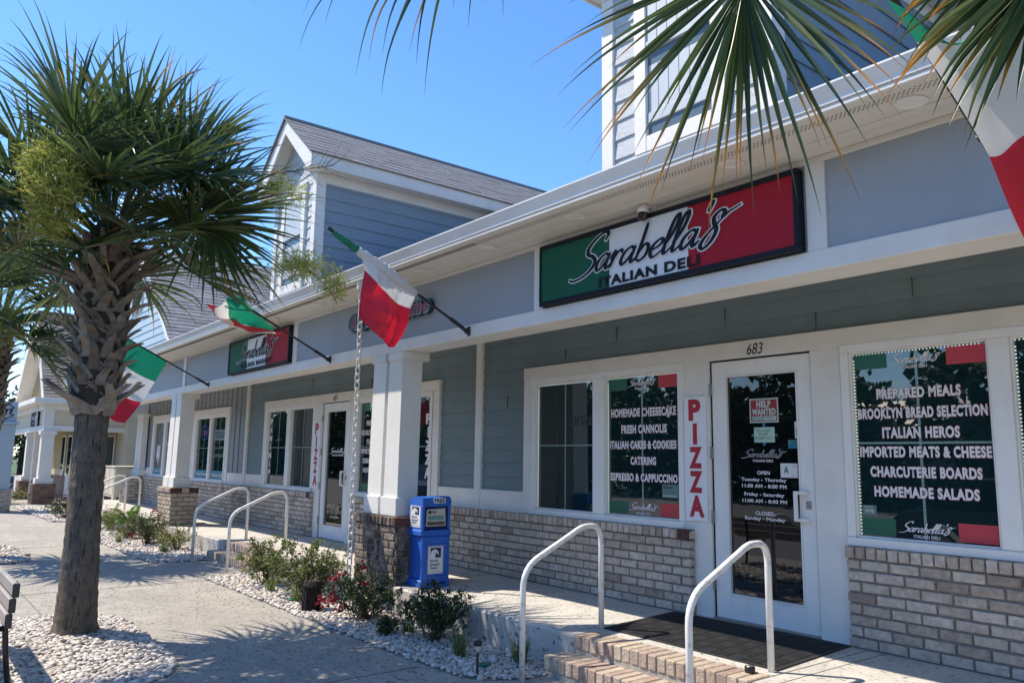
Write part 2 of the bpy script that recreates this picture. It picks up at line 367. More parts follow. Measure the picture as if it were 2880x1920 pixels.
def lap(mb, O, U, V, N, v0, v1, ex, rng, th=.014, tabs=0):
    """lapped boards: each course a face leaning out over the one below, with its butt edge"""
    O, U, V, N = map(Vector, (O, U, V, N)); v = v0
    while v < v1 - 1e-4:
        w = min(v + ex, v1); a0, b0, a1, b1 = rng(v, w)
        if b0 > a0:
            n = max(1, int((b0 - a0) / tabs)) if tabs else 1
            cut = [0.] + [min(1, max(0, (i + rnd.uniform(-.3, .3)) / n)) for i in range(1, n)] + [1.]
            for i in range(n):
                mb.tone = rnd.random(); t2 = th * (rnd.uniform(.7, 1.5) if tabs else 1)
                p = O + U * (a0 + (b0 - a0) * cut[i]) + V * v; q = O + U * (a0 + (b0 - a0) * cut[i + 1]) + V * v
                r = O + U * (a1 + (b1 - a1) * cut[i + 1]) + V * w; s_ = O + U * (a1 + (b1 - a1) * cut[i]) + V * w
                mb.quad(p + N * t2, q + N * t2, r + N * .001, s_ + N * .001)
                mb.quad(p, q, q + N * t2, p + N * t2)
        v = w
    return mb

def bricks(mb, O, U, V, N, u0, u1, v0, v1, bl=.19, bh=.058, j=.0155, depth=.012, jit=.0022, hd=.5):
    O, U, V, N = map(Vector, (O, U, V, N)); v = v0; row = 0; ch = bh + j; bw = bl + j
    rows = max(1, round((v1 - v0) / ch)); ch = (v1 - v0) / rows; bh = ch - j
    for row in range(rows):
        v = v0 + row * ch + j * .5; u = u0 - (bw * hd if row % 2 else 0)
        while u < u1 - .01:
            a = max(u, u0); b = min(u + bl, u1)
            if b - a > .02:
                mb.tone = min(1, max(0, rnd.gauss(.5, .28)))
                dd = depth + rnd.uniform(-.003, .003)
                mb.obox(O + U * ((a + b) / 2) + V * (v + bh / 2) + N * (dd / 2 - .004), U, V, N, (b - a) / 2, bh / 2, dd / 2 + .004, .005, jit)
            u += bw
    return mb
def rowlock(mb, O, U, V, N, u0, u1, v0, v1, depth=.03, bw=.067, j=.011):
    O, U, V, N = map(Vector, (O, U, V, N)); n = max(1, round((u1 - u0) / (bw + j))); p = (u1 - u0) / n
    for i in range(n):
        mb.tone = min(1, max(0, rnd.gauss(.5, .28))); a = u0 + i * p + j / 2; b = u0 + (i + 1) * p - j / 2; dd = depth + rnd.uniform(-.003, .003)
        mb.obox(O + U * ((a + b) / 2) + V * ((v0 + v1) / 2) + N * (dd / 2 - .03), U, V, N, (b - a) / 2, (v1 - v0) / 2, dd / 2 + .03, .006, .002)
    return mb
X, Y, Z = Vector((1, 0, 0)), Vector((0, 1, 0)), Vector((0, 0, 1))
full = lambda a, b: (lambda v, w: (a, b, a, b))

# ------------------------------------------------------------------ ground, pavement, porch
def sheet(name, mat, x0, x1, y0, y1, z):
    return struct(MB().quad((x0, y0, z), (x1, y0, z), (x1, y1, z), (x0, y1, z)).build(name, mat))
sheet('ground', GRASS, -500, 500, -500, 500, GZ - .22)
sheet('parking_lot', ASPHALT, -90, 60, -24, -6.2, GZ - .14)
mb = MB(); mb.box(-60, 16, -6.2, 3.5, GZ - .3, GZ); struct(mb.build('sidewalk', CONC))
mb = MB()
for y in (-4.262,): mb.box(-40, -4.5, y - .004, y + .004, GZ, GZ + .002); mb.box(-1.7, 12, y - .004, y + .004, GZ, GZ + .002)
for x in (-11, -6.04, -1.0, 4.0): mb.box(x - .004, x + .004, -6.2, -2.26 if x != -1.0 else -2.3, GZ, GZ + .0025)
struct(mb.build('sidewalk_joint', JOINT))
STEPS = [(-.2, 1.32), (-.2 + L2, 1.32 + L2 + .05), (-16.2, -14.3)]
mb = MB(); xs = [-20.5]
for a, b in STEPS[::-1]: xs += [a, b]
xs += [12]
for i in range(0, len(xs), 2): mb.bbox(xs[i], xs[i + 1], -1.45, .2, GZ - .05, 0, .018)
for a, b in STEPS: mb.box(a - .002, b + .002, -1.225, .2, GZ - .05, -.0004)
struct(mb.build('porch_floor', PORCHC))
mb = MB()
for x in (-3.02, -.3, 1.45, -8.1, -5.4, -10.8): mb.box(x - .003, x + .003, -1.43, -.1, 0, .0015)
struct(mb.build('porch_joint', JOINT))

def brick_steps(a, b, name_label):
    t = thing('brick_steps', name_label, 'steps', ((a + b) / 2, -1.45, GZ), 'brick steps up to the porch')
    for (y0, y1, zt, aa, bb, nm) in ((-1.225, -1.452, .003, a, b, 'upper_tread'), (-1.425, -1.668, -.132, a - .1, b + .1, 'lower_tread')):
        m = MB(); n = round((bb - aa) / .078); p = (bb - aa) / n
        for i in range(n):
            m.tone = min(1, max(0, rnd.gauss(.5, .3)))
            m.bbox(aa + i * p + .005, aa + (i + 1) * p - .005, y1 + rnd.uniform(-.004, .004), y0, zt - .098, zt + rnd.uniform(-.003, .002), .006)
        m.build(nm, BRICKSTEP, t)
        g = MB(); g.box(aa + .004, bb - .004, y1 + .008, y0 - .002, zt - .14, zt - .008); g.build('mortar_bed', STEPMORTAR, t)
    return t
brick_steps(*STEPS[0], 'two red and tan brick steps in front of the door numbered 683')
brick_steps(*STEPS[1], 'two brick steps with rowlock edges in front of the door numbered 681')
brick_steps(*STEPS[2], 'brick steps with pale handrails at the far end of the porch')

# ------------------------------------------------------------------ the blue storefront building
BL = thing('storefront_building', 'long blue shopfront building with white columns, brick base and gabled dormers', 'building')
PX0, PX1 = -20.0, 12.0
UNITS = [0., L2, -15.75]
# backing wall
MB().box(-19.2, PX1, .05, 5.5, 0, 3.3).build('wall', SIDING, BL)
# brick wainscot with rowlock cap
mb = MB(); mo = MB()
segs = []
edges = [-19.1]
for s in UNITS[::-1]: edges += [s - .2, s + 1.215]
edges += [PX1]
for i in range(0, len(edges), 2):
    a, b = edges[i], edges[i + 1]
    bricks(mb, (0, -.09, 0), X, Z, -Y, a, b, .004, .615, depth=.013)
    rowlock(mb, (0, -.09, 0), X, Z, -Y, a - .012, b + .012, .622, .698, .03)
    for e, sg in ((a, -1), (b, 1)):
        bricks(mb, (e, 0, 0), Y * 1., Z, X * sg, -.09, .0, .004, .615, depth=.008)
    mo.box(a + .003, b - .003, -.088, .05, 0, .69)
br = mb.build('brick_wainscot', BRICK, BL); mo.build('mortar_bed', MORTAR, br)
mb = MB()
for i in range(0, len(edges), 2):
    for e in (edges[i + 1] - .06,):
        MB().box(e - .065, e + .065, -.125, -.04, .62, .70).build('end_brick', BRICKRED, br)
# siding between units, above heads
mb = MB(); tr = MB(); ap = MB()
for s in UNITS:
    lap(mb, (0, .0, 0), X, Z, -Y, 2.293, 2.75, .153, full(s - 2.56, s + 3.5))
for a, b in ((-4.29, -3.497), (-3.37, -2.554), (3.49, 12), (-11.21, -10.33)):
    lap(mb, (0, .0, 0), X, Z, -Y, .93, 2.75, .153, full(a, b))
    MB().bbox(a, b, -.035, .05, .695, .93).build('apron_board', WHITE, BL)
MB().bbox(-3.497, -3.37, -.04, .05, .695, 2.75).build('corner_board', WHITEV, BL)
MB().bbox(-11.35, -11.21, -.045, .05, .695, 2.75).build('corner_board', WHITEV, BL)
for a, b in ((-12.26, -11.35), (-19.1, -18.35)): MB().bbox(a, b, -.035, .05, .695, .93).build('apron_board', WHITE, BL)
mb.build('siding', SIDING, BL)
for x, z in ((-1.9, 2.30), (-1.15, 2.455), (.15, 2.455), (1.0, 2.30), (1.75, 2.455), (2.6, 2.30), (-6.2, 2.30), (-8.3, 2.455), (-2.9, 1.85)):
    MB().box(x - .0015, x + .0015, -.0165, -.004, z, z + .148).build('siding_joint', JOINT, BL)
bb_ = MB(); bb_.box(-12.26, -11.35, -.01, .05, .93, 2.75); bb_.box(-19.1, -18.31, -.01, .05, .93, 2.75); bb_.box(-18.31, -12.26, -.011, .05, 2.29, 2.75)
x = -19.0
while x < -11.36:
    if x > -12.2 or x < -18.4: bb_.bbox(x, x + .045, -.03, 0, .93, 2.75)
    else: bb_.bbox(x, x + .045, -.03, 0, 2.29, 2.75)
    x += .29
bb_.build('board_siding', BATTEN, BL)
# door-height trim for each unit
mb = MB()
for s in UNITS:
    mb.bbox(s - 2.554, s + 3.49, -.055, .05, 2.15, 2.291)            # head
    mb.bbox(s - 2.554, s - 2.43, -.05, .05, .70, 2.15); mb.bbox(s + 3.345, s + 3.49, -.05, .05, .70, 2.15)
    mb.bbox(s - .318, s - .012, -.045, .05, 0, 2.15); mb.bbox(s + .955, s + 1.2, -.045, .05, 0, 2.15)
    mb.bbox(s - 2.43, s - .318, -.043, .05, .665, .70); mb.bbox(s + 1.2, s + 3.345, -.043, .05, .665, .70)
mb.build('window_casing', WHITE, BL)

def leds(panes, y, parent):
    for a, b in panes:
        m = MB()
        for i in range(int((b - a - .04) / .024)): m.box(a + .020 + i * .024, a + .027 + i * .024, y - .004, y, 2.078, 2.084)
        m.build('light_string', LIGHTD, parent); m = MB()
        for i in range(int(1.29 / .024)): m.box(a + .018, a + .025, y - .004, y, .785 + i * .024, .793 + i * .024)
        m.build('light_string', LIGHTD, parent)

def window(panes, z0, z1, munt=True, led=False, fw=.062):
    f = MB(); xa = panes[0][0] - fw; xb = panes[-1][1] + fw
    for (p0, p1, y0, y1, q0, q1) in [(xa, xb, -.06, .03, z1, z1 + fw), (xa, xb, -.07, .03, z0 - fw, z0)]: f.bbox(p0, p1, y0, y1, q0, q1, .006)
    us = [xa] + [c for a, b in panes for c in (a, b)] + [xb]
    for i in range(0, len(us), 2): f.bbox(us[i], us[i + 1], -.058, .03, z0, z1, .006)
    for a, b in panes:   # inner bead
        f.bbox(a, a + .016, -.036, .02, z0, z1, .003); f.bbox(b - .016, b, -.036, .02, z0, z1, .003)
        f.bbox(a + .016, b - .016, -.036, .02, z0, z0 + .014, .003); f.bbox(a + .016, b - .016, -.036, .02, z1 - .014, z1, .003)
    w = f.build('window', VINYL, BL)
    for a, b in panes:
        MB().box(a + .01, b - .01, 0, .012, z0 + .01, z1 - .01).build('pane', GLASS, w)
    if munt:
        m = MB()
        for a, b in panes:
            c = (a + b) / 2 - .005
            m.box(c - .009, c + .009, -.0012, .001, z0 + .014, z1 - .014)
            m.box(a + .016, c - .009, -.0014, .001, 1.426, 1.441); m.box(c + .009, b - .016, -.0014, .001, 1.426, 1.441)
        m.build('muntin', MUNT, w)
    if led: leds(panes, -.0015, w)
    return w
ZS, ZT = .762, 2.102
PL = [(-2.362, -1.449), (-1.291, -.355)]; PR = [(1.266, 2.218), (2.345, 3.27)]
wins = []
for k, s in enumerate(UNITS):
    wa = window([(a + s, b + s) for a, b in PL], ZS, ZT, True, k == 0)
    wb = window([(a + s, b + s) for a, b in PR], ZS, ZT, True, k == 0)
    wins.append((wa, wb))

def caps(s, x0, x1, z0, z1, parent, y=-.003):
    text(s, 'lettering', x0 - .004, x1 + .004, z0 - .004, z1 + .004, y, LETR, parent, .06, .0005)
    text(s, 'lettering', x0, x1, z0, z1, y, LETW, parent, .047, .0012)
def flagcorner(parent, g, r, y=-.0025):
    MB().box(g[0], g[1], y, .001, g[2], g[3]).build('green_patch', GREENW, parent)
    MB().box(r[0], r[1], y, .001, r[2], r[3]).build('red_patch', REDW, parent)
def logo(parent, sx0, sx1, sz0, sz1, ix0, ix1, iz0, iz1, line, y=-.003, outline=False):
    if outline: script("Sarabella's", sx0, sx1, sz0, sz1, y, [(LETW, .055, 0), (NAVY, .0, .0006)], parent, 'script_lettering', .2)
    else: script("Sarabella's", sx0, sx1, sz0, sz1, y, [(LETW, .01, 0)], parent, 'script_lettering', .24)
    text(line, 'lettering', ix0, ix1, iz0, iz1, y, LETW, parent, .03, .001)
MENU = [('PREPARED MEALS', 1.447, 2.022, 1.746, 1.822), ('BROOKLYN BREAD SELECTION', 1.300, 2.177, 1.606, 1.683), ('ITALIAN HEROS', 1.475, 1.998, 1.466, 1.545),
        ('IMPORTED MEATS & CHEESE', 1.303, 2.184, 1.332, 1.409), ('CHARCUTERIE BOARDS', 1.373, 2.118, 1.193, 1.269), ('HOMEMADE SALADS', 1.395, 2.093, 1.055, 1.130)]
for k, s in enumerate(UNITS[:2]):
    w = wins[k][1]; ln = 'ITALIAN DELI' if k == 0 else 'ITALIAN MARKET'
    for t_, a, b, c, d in MENU: caps(t_, a + s, b + s, c, d, w)
    flagcorner(w, (1.280 + s, 1.531 + s, 1.970, 2.083), (1.942 + s, 2.195 + s, 1.958, 2.079)); flagcorner(w, (1.283 + s, 1.535 + s, .785, .902), (1.948 + s, 2.199 + s, .785, .905))
    logo(w, 1.545 + s, 1.926 + s, 1.987, 2.068, 1.64 + s, 1.814 + s, 1.955, 1.978, ln); logo(w, 1.553 + s, 1.934 + s, .818, .897, 1.655 + s, 1.827 + s, .787, .808, ln)
w = wins[0][0]
for t_, a, b, c, d in [('HOMEMADE CHEESECAKE', -1.233, -.414, 1.700, 1.783), ('FRESH CANNOLIS', -1.097, -.526, 1.541, 1.623), ('ITALIAN CAKES & COOKIES', -1.248, -.416, 1.394, 1.473),
                       ('CATERING', -.978, -.66, 1.246, 1.322), ('ESPRESSO & CAPPUCCINO', -1.244, -.407, 1.090, 1.166)]: caps(t_, a, b, c, d, w)
flagcorner(w, (-1.275, -1.025, 1.962, 2.088), (-.621, -.372, 1.960, 2.080)); flagcorner(w, (-1.275, -1.017, .786, .903), (-.614, -.372, .786, .903))
logo(w, -1.015, -.631, 1.988, 2.068, -.914, -.744, 1.957, 1.980, 'ITALIAN DELI'); logo(w, -1.009, -.631, .824, .896, -.911, -.733, .790, .810, 'ITALIAN DELI')
text('OPEN', 'open_lettering', -1.842, -1.515, 1.63, 1.745, -.002, pmat('faint_open', (.03, .055, .05), .4, 0), w, .0)
MB().box(-.590, -.404, -.003, .001, .957, 1.077).build('sticker', pmat('pale_sticker', (.12, .2, .18), .4, .1), w)
text('Gift Cards', 'lettering', -.575, -.47, 1.035, 1.068, -.0035, pmat('sticker_ink', (.03, .05, .045), .5, 0), w, 0, shear=.3)
text('AVAILABLE HERE', 'lettering', -.58, -.42, .965, .983, -.0035, LETW, w, .01)
w = wins[0][1]
MB().box(1.298, 1.402, -.003, .001, .918, .992).build('sticker', pmat('nmb_sticker', (.10, .17, .16), .4, .1), w)
text('NMB', 'lettering', 1.318, 1.385, .938, .965, -.0035, LETW, w, .0); text('PARTNER', 'lettering', 1.310, 1.375, .974, .984, -.0035, LETW, w, .0)
w = wins[1][0]
def stack(s, xc, wd, z0, z1, y, mat, parent, bold=.05, edge=None, gap=.03):
    n = len(s); h = (z1 - z0 + gap) / n
    for i, c in enumerate(s):
        ww = wd * (.28 if c == 'I' else 1); zt = z1 - i * h
        if edge: text(c, 'letter', xc - ww / 2 - .006, xc + ww / 2 + .006, zt - h + gap - .006, zt + .006, y, edge, parent, bold, .0005)
        text(c, 'letter', xc - ww / 2, xc + ww / 2, zt - h + gap, zt, y, mat, parent, bold, .0015)
stack('PANINIS', -10.05, .11, .93, 1.965, -.003, LETW, w, .09, None, .05)
stack('PIZZA', -4.60, .13, 1.02, 1.867, -.003, LETW, wins[1][1], .05, LETR, .04)
# far unit: blue bands and white lettering
w = wins[2][1]
for a, b, tx in ((-14.48, -13.535, 'Shop & Learn'), (-13.40, -12.48, 'Mushrooms & More')):
    MB().box(a + .012, b - .012, -.003, .001, .772, .948).build('blue_band', BANDT, w); text(tx, 'lettering', a + .10, b - .06, .815, .90, -.004, LETW, w, .02)
INK = pmat('dark_ink', (.012, .016, .018), .4, 0)
MB().box(-13.33, -12.52, -.002, .001, 1.60, 1.82).build('white_panel', pmat('grey_panel', (.16, .24, .23), .4, 0), w)
text('SOUTHERN\nTHREADS', 'lettering', -12.60, -13.28, 1.64, 1.79, -.003, INK, w, .04)
text('Remu', 'lettering', -12.60, -13.28, 1.235, 1.335, -.003, pmat('grey_ink', (.12, .2, .2), .4, 0), w, .02)
m = MB(); m.tube([(-13.98 + .2 * math.cos(t), -.006, 1.78 + .17 * math.sin(t)) for t in np.linspace(0, 6.28, 26)], .007, 6)
m.build('neon_ring', pmat('neon_blue', (.02, .04, .22), .4, 0, emit=((.05, .12, 1), .04)), w)
text('OPEN', 'lettering', -14.12, -13.84, 1.72, 1.83, -.003, pmat('neon_red', (.18, .03, .06), .4, 0), w, .02)
w = wins[2][0]
for a, b in ((-18.11, -17.205), (-17.04, -16.11)): MB().box(a + .012, b - .012, -.003, .001, .772, .948).build('blue_band', BANDT, w)
text('Health & Wellness', 'lettering', -18.0, -17.26, .83, .89, -.004, LETW, w, .02)
text('CBD', 'lettering', -16.76, -16.42, 1.62, 1.75, -.003, LETW, w, .03); text('DISPENSARY', 'lettering', -17.0, -16.15, 1.48, 1.59, -.003, LETW, w, .03)
m = MB()
for i in range(-4, 5):
    a = i * .13; m.tube([(-17.72 + .03 * i, -.003, 1.52), (-17.72 + .22 * math.sin(a) * 1.2, -.003, 1.25), (-17.72 + .4 * math.sin(a), -.003, .98 + abs(i) * .06)], [.012, .022, .002], 4)
m.build('white_decal', LETW, w)
m = MB()
for i, (hx, hz) in enumerate([(-16.9, 1.30), (-16.72, 1.30), (-16.54, 1.30), (-16.81, 1.21), (-16.63, 1.21), (-16.72, 1.12)]):
    m.poly([(hx + .085 * math.cos(R(30 + 60 * k)), -.003, hz + .05 * math.sin(R(30 + 60 * k))) for k in range(6)][::-1])
m.build('hexagon_decal', pmat('pale_decal', (.25, .38, .42), .4, 0), w)

# doors
def door(s, num):
    d = MB()
    x0, x1, g0, g1, zb, zt = s + .004, s + .942, s + .142, s + .822, .205, 2.007
    for (a, b, c, e) in ((x0, g0, .014, 2.135), (g1, x1, .014, 2.135), (g0, g1, .014, zb), (g0, g1, zt, 2.135)): d.bbox(a, b, -.022, .03, c, e, .003)
    for (a, b, c, e) in ((g0, g0 + .012, zb, zt), (g1 - .012, g1, zb, zt), (g0 + .012, g1 - .012, zb, zb + .012), (g0 + .012, g1 - .012, zt - .012, zt)): d.bbox(a, b, -.029, .02, c, e, .003)
    o = d.build('door', VINYL, BL)
    MB().box(g0 + .008, g1 - .008, 0, .01, zb + .008, zt - .008).build('door_glass', GLASSD, o)
    h = MB(); hx = s + .865
    h.bbox(hx - .075, hx - .045, -.085, -.060, .84, 1.07, .005); h.bbox(hx - .045, hx + .03, -.085, -.060, 1.045, 1.07, .005); h.bbox(hx - .045, hx + .03, -.085, -.060, .84, .865, .005)
    h.bbox(hx + .005, hx + .03, -.060, -.02, 1.045, 1.07, .003); h.bbox(hx + .005, hx + .03, -.060, -.02, .84, .865, .003)
    h.build('door_handle', VINYL, o)
    l = MB(); l.bbox(s + .862, s + .912, -.030, -.02, .936, .996, .004); l.lathe((s + .887, -.03, .966), [(.012, -.001), (.012, .001)], 12); l.build('lock_plate', STEEL, o)
    for z in (.28, .82, 1.36, 1.9):
        hg = MB(); hg.tube([(s - .004, -.047, z - .055), (s - .004, -.047, z + .055)], .008, 8); hg.box(s - .014, s + .006, -.045, -.02, z - .05, z + .05); hg.build('hinge', STEEL, o)
    th = MB(); th.bbox(s - .01, s + .952, -.06, .05, .001, .013, .003); th.build('threshold', STEEL, o)
    gp = MB(); gp.box(s - .013, s + .004, -.02, .04, .0135, 2.148); gp.box(s + .942, s + .955, -.02, .04, .0135, 2.148); gp.box(s + .004, s + .942, -.02, .04, 2.135, 2.149); gp.build('door_gap', BLACKL, o)
    if num: text(num, 'house_number', s + .395, s + .55, 2.166, 2.258, -.057, BLACKL, BL, .0, .0015, shear=.25)
    return o
d1 = door(0, '683'); d2 = door(L2, '681'); door(UNITS[2], None)
logo(d1, .276, .694, 1.318, 1.392, .385, .572, 1.288, 1.308, 'ITALIAN DELI', -.002, True)
for t_, a, b, c, d in [('OPEN', .421, .54, 1.186, 1.216), ('Tuesday - Thursday', .268, .688, 1.124, 1.160), ('11:00 AM - 8:00 PM', .273, .687, 1.080, 1.110), ('Friday - Saturday', .292, .664, 1.006, 1.042),
                       ('11:00 AM - 8:00 PM', .273, .686, .961, .990), ('CLOSED', .395, .566, .864, .894), ('Sunday - Monday', .292, .667, .815, .850)]:
    text(t_, 'lettering', a, b, c, d, -.002, LETW, d1, .03)
text('1 2 3 4 5'.replace('1 2 3 4 5', '_____\n____\n_____\n____'), 'small_print', .733, .800, 1.098, 1.138, -.002, pmat('small_print', (.2, .2, .2), .5, 0), d1, 0)
logo(d2, -7.552, -6.945, 1.335, 1.425, -7.46, -7.03, 1.293, 1.322, 'ITALIAN MARKET', -.002)
text('NO SOLICITING', 'lettering', -7.42, -7.12, .335, .36, -.002, LETW, d2, .03)

HK[0] = 1.04   # porch front: the depth of the beam line fitted from the photograph
# entablature: beam, frieze, trims, soffit, gutter
YB = -1.53
mb = MB(); mb.bbox(PX0, PX1, YB, -1.235, 2.37, 2.49, .004); mb.build('beam', WHITE, BL)
mb = MB(); mb.box(PX0 + .01, PX1, YB + .016, -1.24, 2.49, 3.02); mb.build('frieze_panel', PANEL, BL)
mb = MB()
for a, b in ((1.861, 1.982), (-.616, -.496), (-5.578, -5.446), (-8.045, -7.945), (-10.50, -10.35), (-12.95, -12.82), (-2.985 + 6.9, 4.04), (-15.4, -15.27), (-17.9, -17.77)):
    MB().bbox(a, b, YB - .001, YB + .02, 2.49, 3.011, .004).build('frieze_post', WHITEV, BL)
mb = MB(); mb.bbox(PX0, PX1, YB - .002, YB + .02, 3.011, 3.046, .004)
mb.prism([(0, 0), (.03, .005), (.06, .012), (.10, .012), (.145, .02), (.145, .03), (0, .03)], (PX0, YB, 3.046), -Y, Z, X, PX1 - PX0)
mb.build('crown_trim', SOFFIT, BL)
mb = MB(); mb.box(PX0, PX1, -1.99, YB, 3.074, 3.09); so = mb.build('soffit', SOFFIT, BL)
mb = MB(); x = PX0 + .1
while x < 5.5:
    for r in range(4 if x > -1 else 1):
        if x > -1:
            for q in range(1): mb.box(x + .012 * (r % 2), x + .012 * (r % 2) + .009, -1.905 + r * .017, -1.905 + r * .017 + .007, 3.0725, 3.0755)
        else: mb.box(x, x + .012, -1.905, -1.845, 3.0725, 3.0755)
    x += .025
mb.build('vent_slots', DARKHOLE, so)
for lx in (2.588, 1.508, .127, -.986, -2.1, -3.2, -4.413, -5.716, -6.9, -8.2, -9.676, -11.2, -12.6):
    m = MB(); m.lathe((lx, -1.755, 3.074), [(.078, .0), (.082, -.006), (.066, -.007), (.058, -.001)], 24); m.build('recessed_light', VINYL, so)
HK[0] = 1.0; mb = MB(); mb.box(-19.2, PX1, -1.08, .05, 2.70, 2.74); mb.build('porch_ceiling', SOFFIT, BL); HK[0] = 1.04
mb = MB(); mb.prism([(-.02, 0), (.010, 0), (.016, .055), (.040, .100), (.048, .118), (.048, .128), (.036, .128), (.036, .112), (-.02, .112)], (PX0 - .05, -1.985, 3.07), -Y, Z, X, PX1 - PX0 + .1)
mb.build('gutter', GUTTER, BL)
# main roof
RS = .47
rz = lambda y: 3.19 + (y + 1.99) * RS
mb = MB(); V_ = Vector((0, 1, RS)).normalized()
lap(mb, (PX0 - .1, -2.01, rz(-2.01) + .005), X, V_, Vector((0, -RS, 1)).normalized(), 0, 7.5, .14, full(0, PX1 - PX0 + .1), .011)
mb.box(PX0 - .1, PX1, -2.0, 5.0, 3.09, 3.10)
mb.build('roof', SHINGLE, BL)

# columns on brick pedestals
def column(xc, brick):
    c = MB()
    def tap(x0, x1, X0, X1, y0, y1, Y0, Y1, z0, z1):
        A = [c.V(p) for p in ((x0, y0, z0), (x1, y0, z0), (x1, y1, z0), (x0, y1, z0))]; B = [c.V(p) for p in ((X0, Y0, z1), (X1, Y0, z1), (X1, Y1, z1), (X0, Y1, z1))]
        c.F(*A[::-1]); c.F(*B)
        for i in range(4): c.F(A[i], A[(i + 1) % 4], B[(i + 1) % 4], B[i])
    for sg in (-1, 1):
        a, b = sorted((xc + sg * .032, xc + sg * .312)); A_, B_ = sorted((xc + sg * .034, xc + sg * .300))
        tap(a, b, A_, B_, -1.535, -1.30, -1.520, -1.28, .88, 2.285)
        a, b = sorted((xc + sg * .02, xc + sg * .340)); c.bbox(a, b, -1.562, -1.275, .700, .885, .006)
        a, b = sorted((xc + sg * .03, xc + sg * .325)); c.bbox(a, b, -1.538, -1.205, 2.283, 2.371, .006)
    tap(xc - .05, xc + .05, xc - .05, xc + .05, -1.47, -1.25, -1.455, -1.25, .71, 2.369)
    o = c.build('column', WHITEV, BL)
    p = MB(); m = MB(); x0, x1, y0, y1 = xc - .40, xc + .43, -1.60, -1.15
    zb = GZ
    bricks(p, (0, y0, 0), X, Z, -Y, x0, x1, zb, .615, depth=.012); bricks(p, (x1, 0, 0), Y, Z, X, y0, y1, .002, .615, depth=.012); bricks(p, (x0, 0, 0), Y, Z, -X, y0, y1, .002, .615, depth=.012)
    rowlock(p, (0, y0 - .01, 0), X, Z, -Y, x0 - .02, x1 - .0, .618, .698, .02)
    for i in range(7):
        p.tone = rnd.random(); p.bbox(x0 - .02, x0 + .08, y0 + .0 + i * .07, y0 + .062 + i * .07, .618, .698, .006)
    m.box(x0 + .002, x1 - .002, y0 + .002, y1, zb, .69)
    pd = p.build('pedestal', brick, o); m.build('mortar_bed', MORTAR, pd)
    for a, b in ((y0 - .032, y0 + .16), (y1 - .16, y1)): MB().bbox(x1 - .03, x1 + .03, a, b, .618, .70, .006).build('corner_brick', BRICKRED, pd)
    q = MB(); q.tone = .5; q.bbox(x1 - .03, x1 + .028, y0 + .165, y1 - .165, .618, .699, .006); q.build('cap_brick', brick, pd)
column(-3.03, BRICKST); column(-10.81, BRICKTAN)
HK[0] = 1.0
# end pilaster at the far corner
mb = MB()
for i in range(3): mb.bbox(-19.35 + i * .21, -19.35 + i * .21 + .15, -.20, -.05, .86, 2.37, .006)
mb.box(-19.34, -18.795, -.15, -.05, .86, 2.36); mb.bbox(-19.42, -18.66, -.24, -.03, .70, .86, .006); mb.bbox(-19.4, -18.7, -.23, -.03, 2.29, 2.371)
pi = mb.build('pilaster', WHITEV, BL)
p = MB(); bricks(p, (0, -.48, 0), X, Z, -Y, -19.45, -18.6, .004, .62); bricks(p, (-18.6, 0, 0), Y, Z, X, -.48, -.1, .004, .62); rowlock(p, (0, -.48, 0), X, Z, -Y, -19.46, -18.59, .62, .698)
mb = None; p.box(-19.44, -18.61, -.475, -.05, 0, .69); p.build('pilaster_brick', BRICK, BL)

HK[0] = 1.04
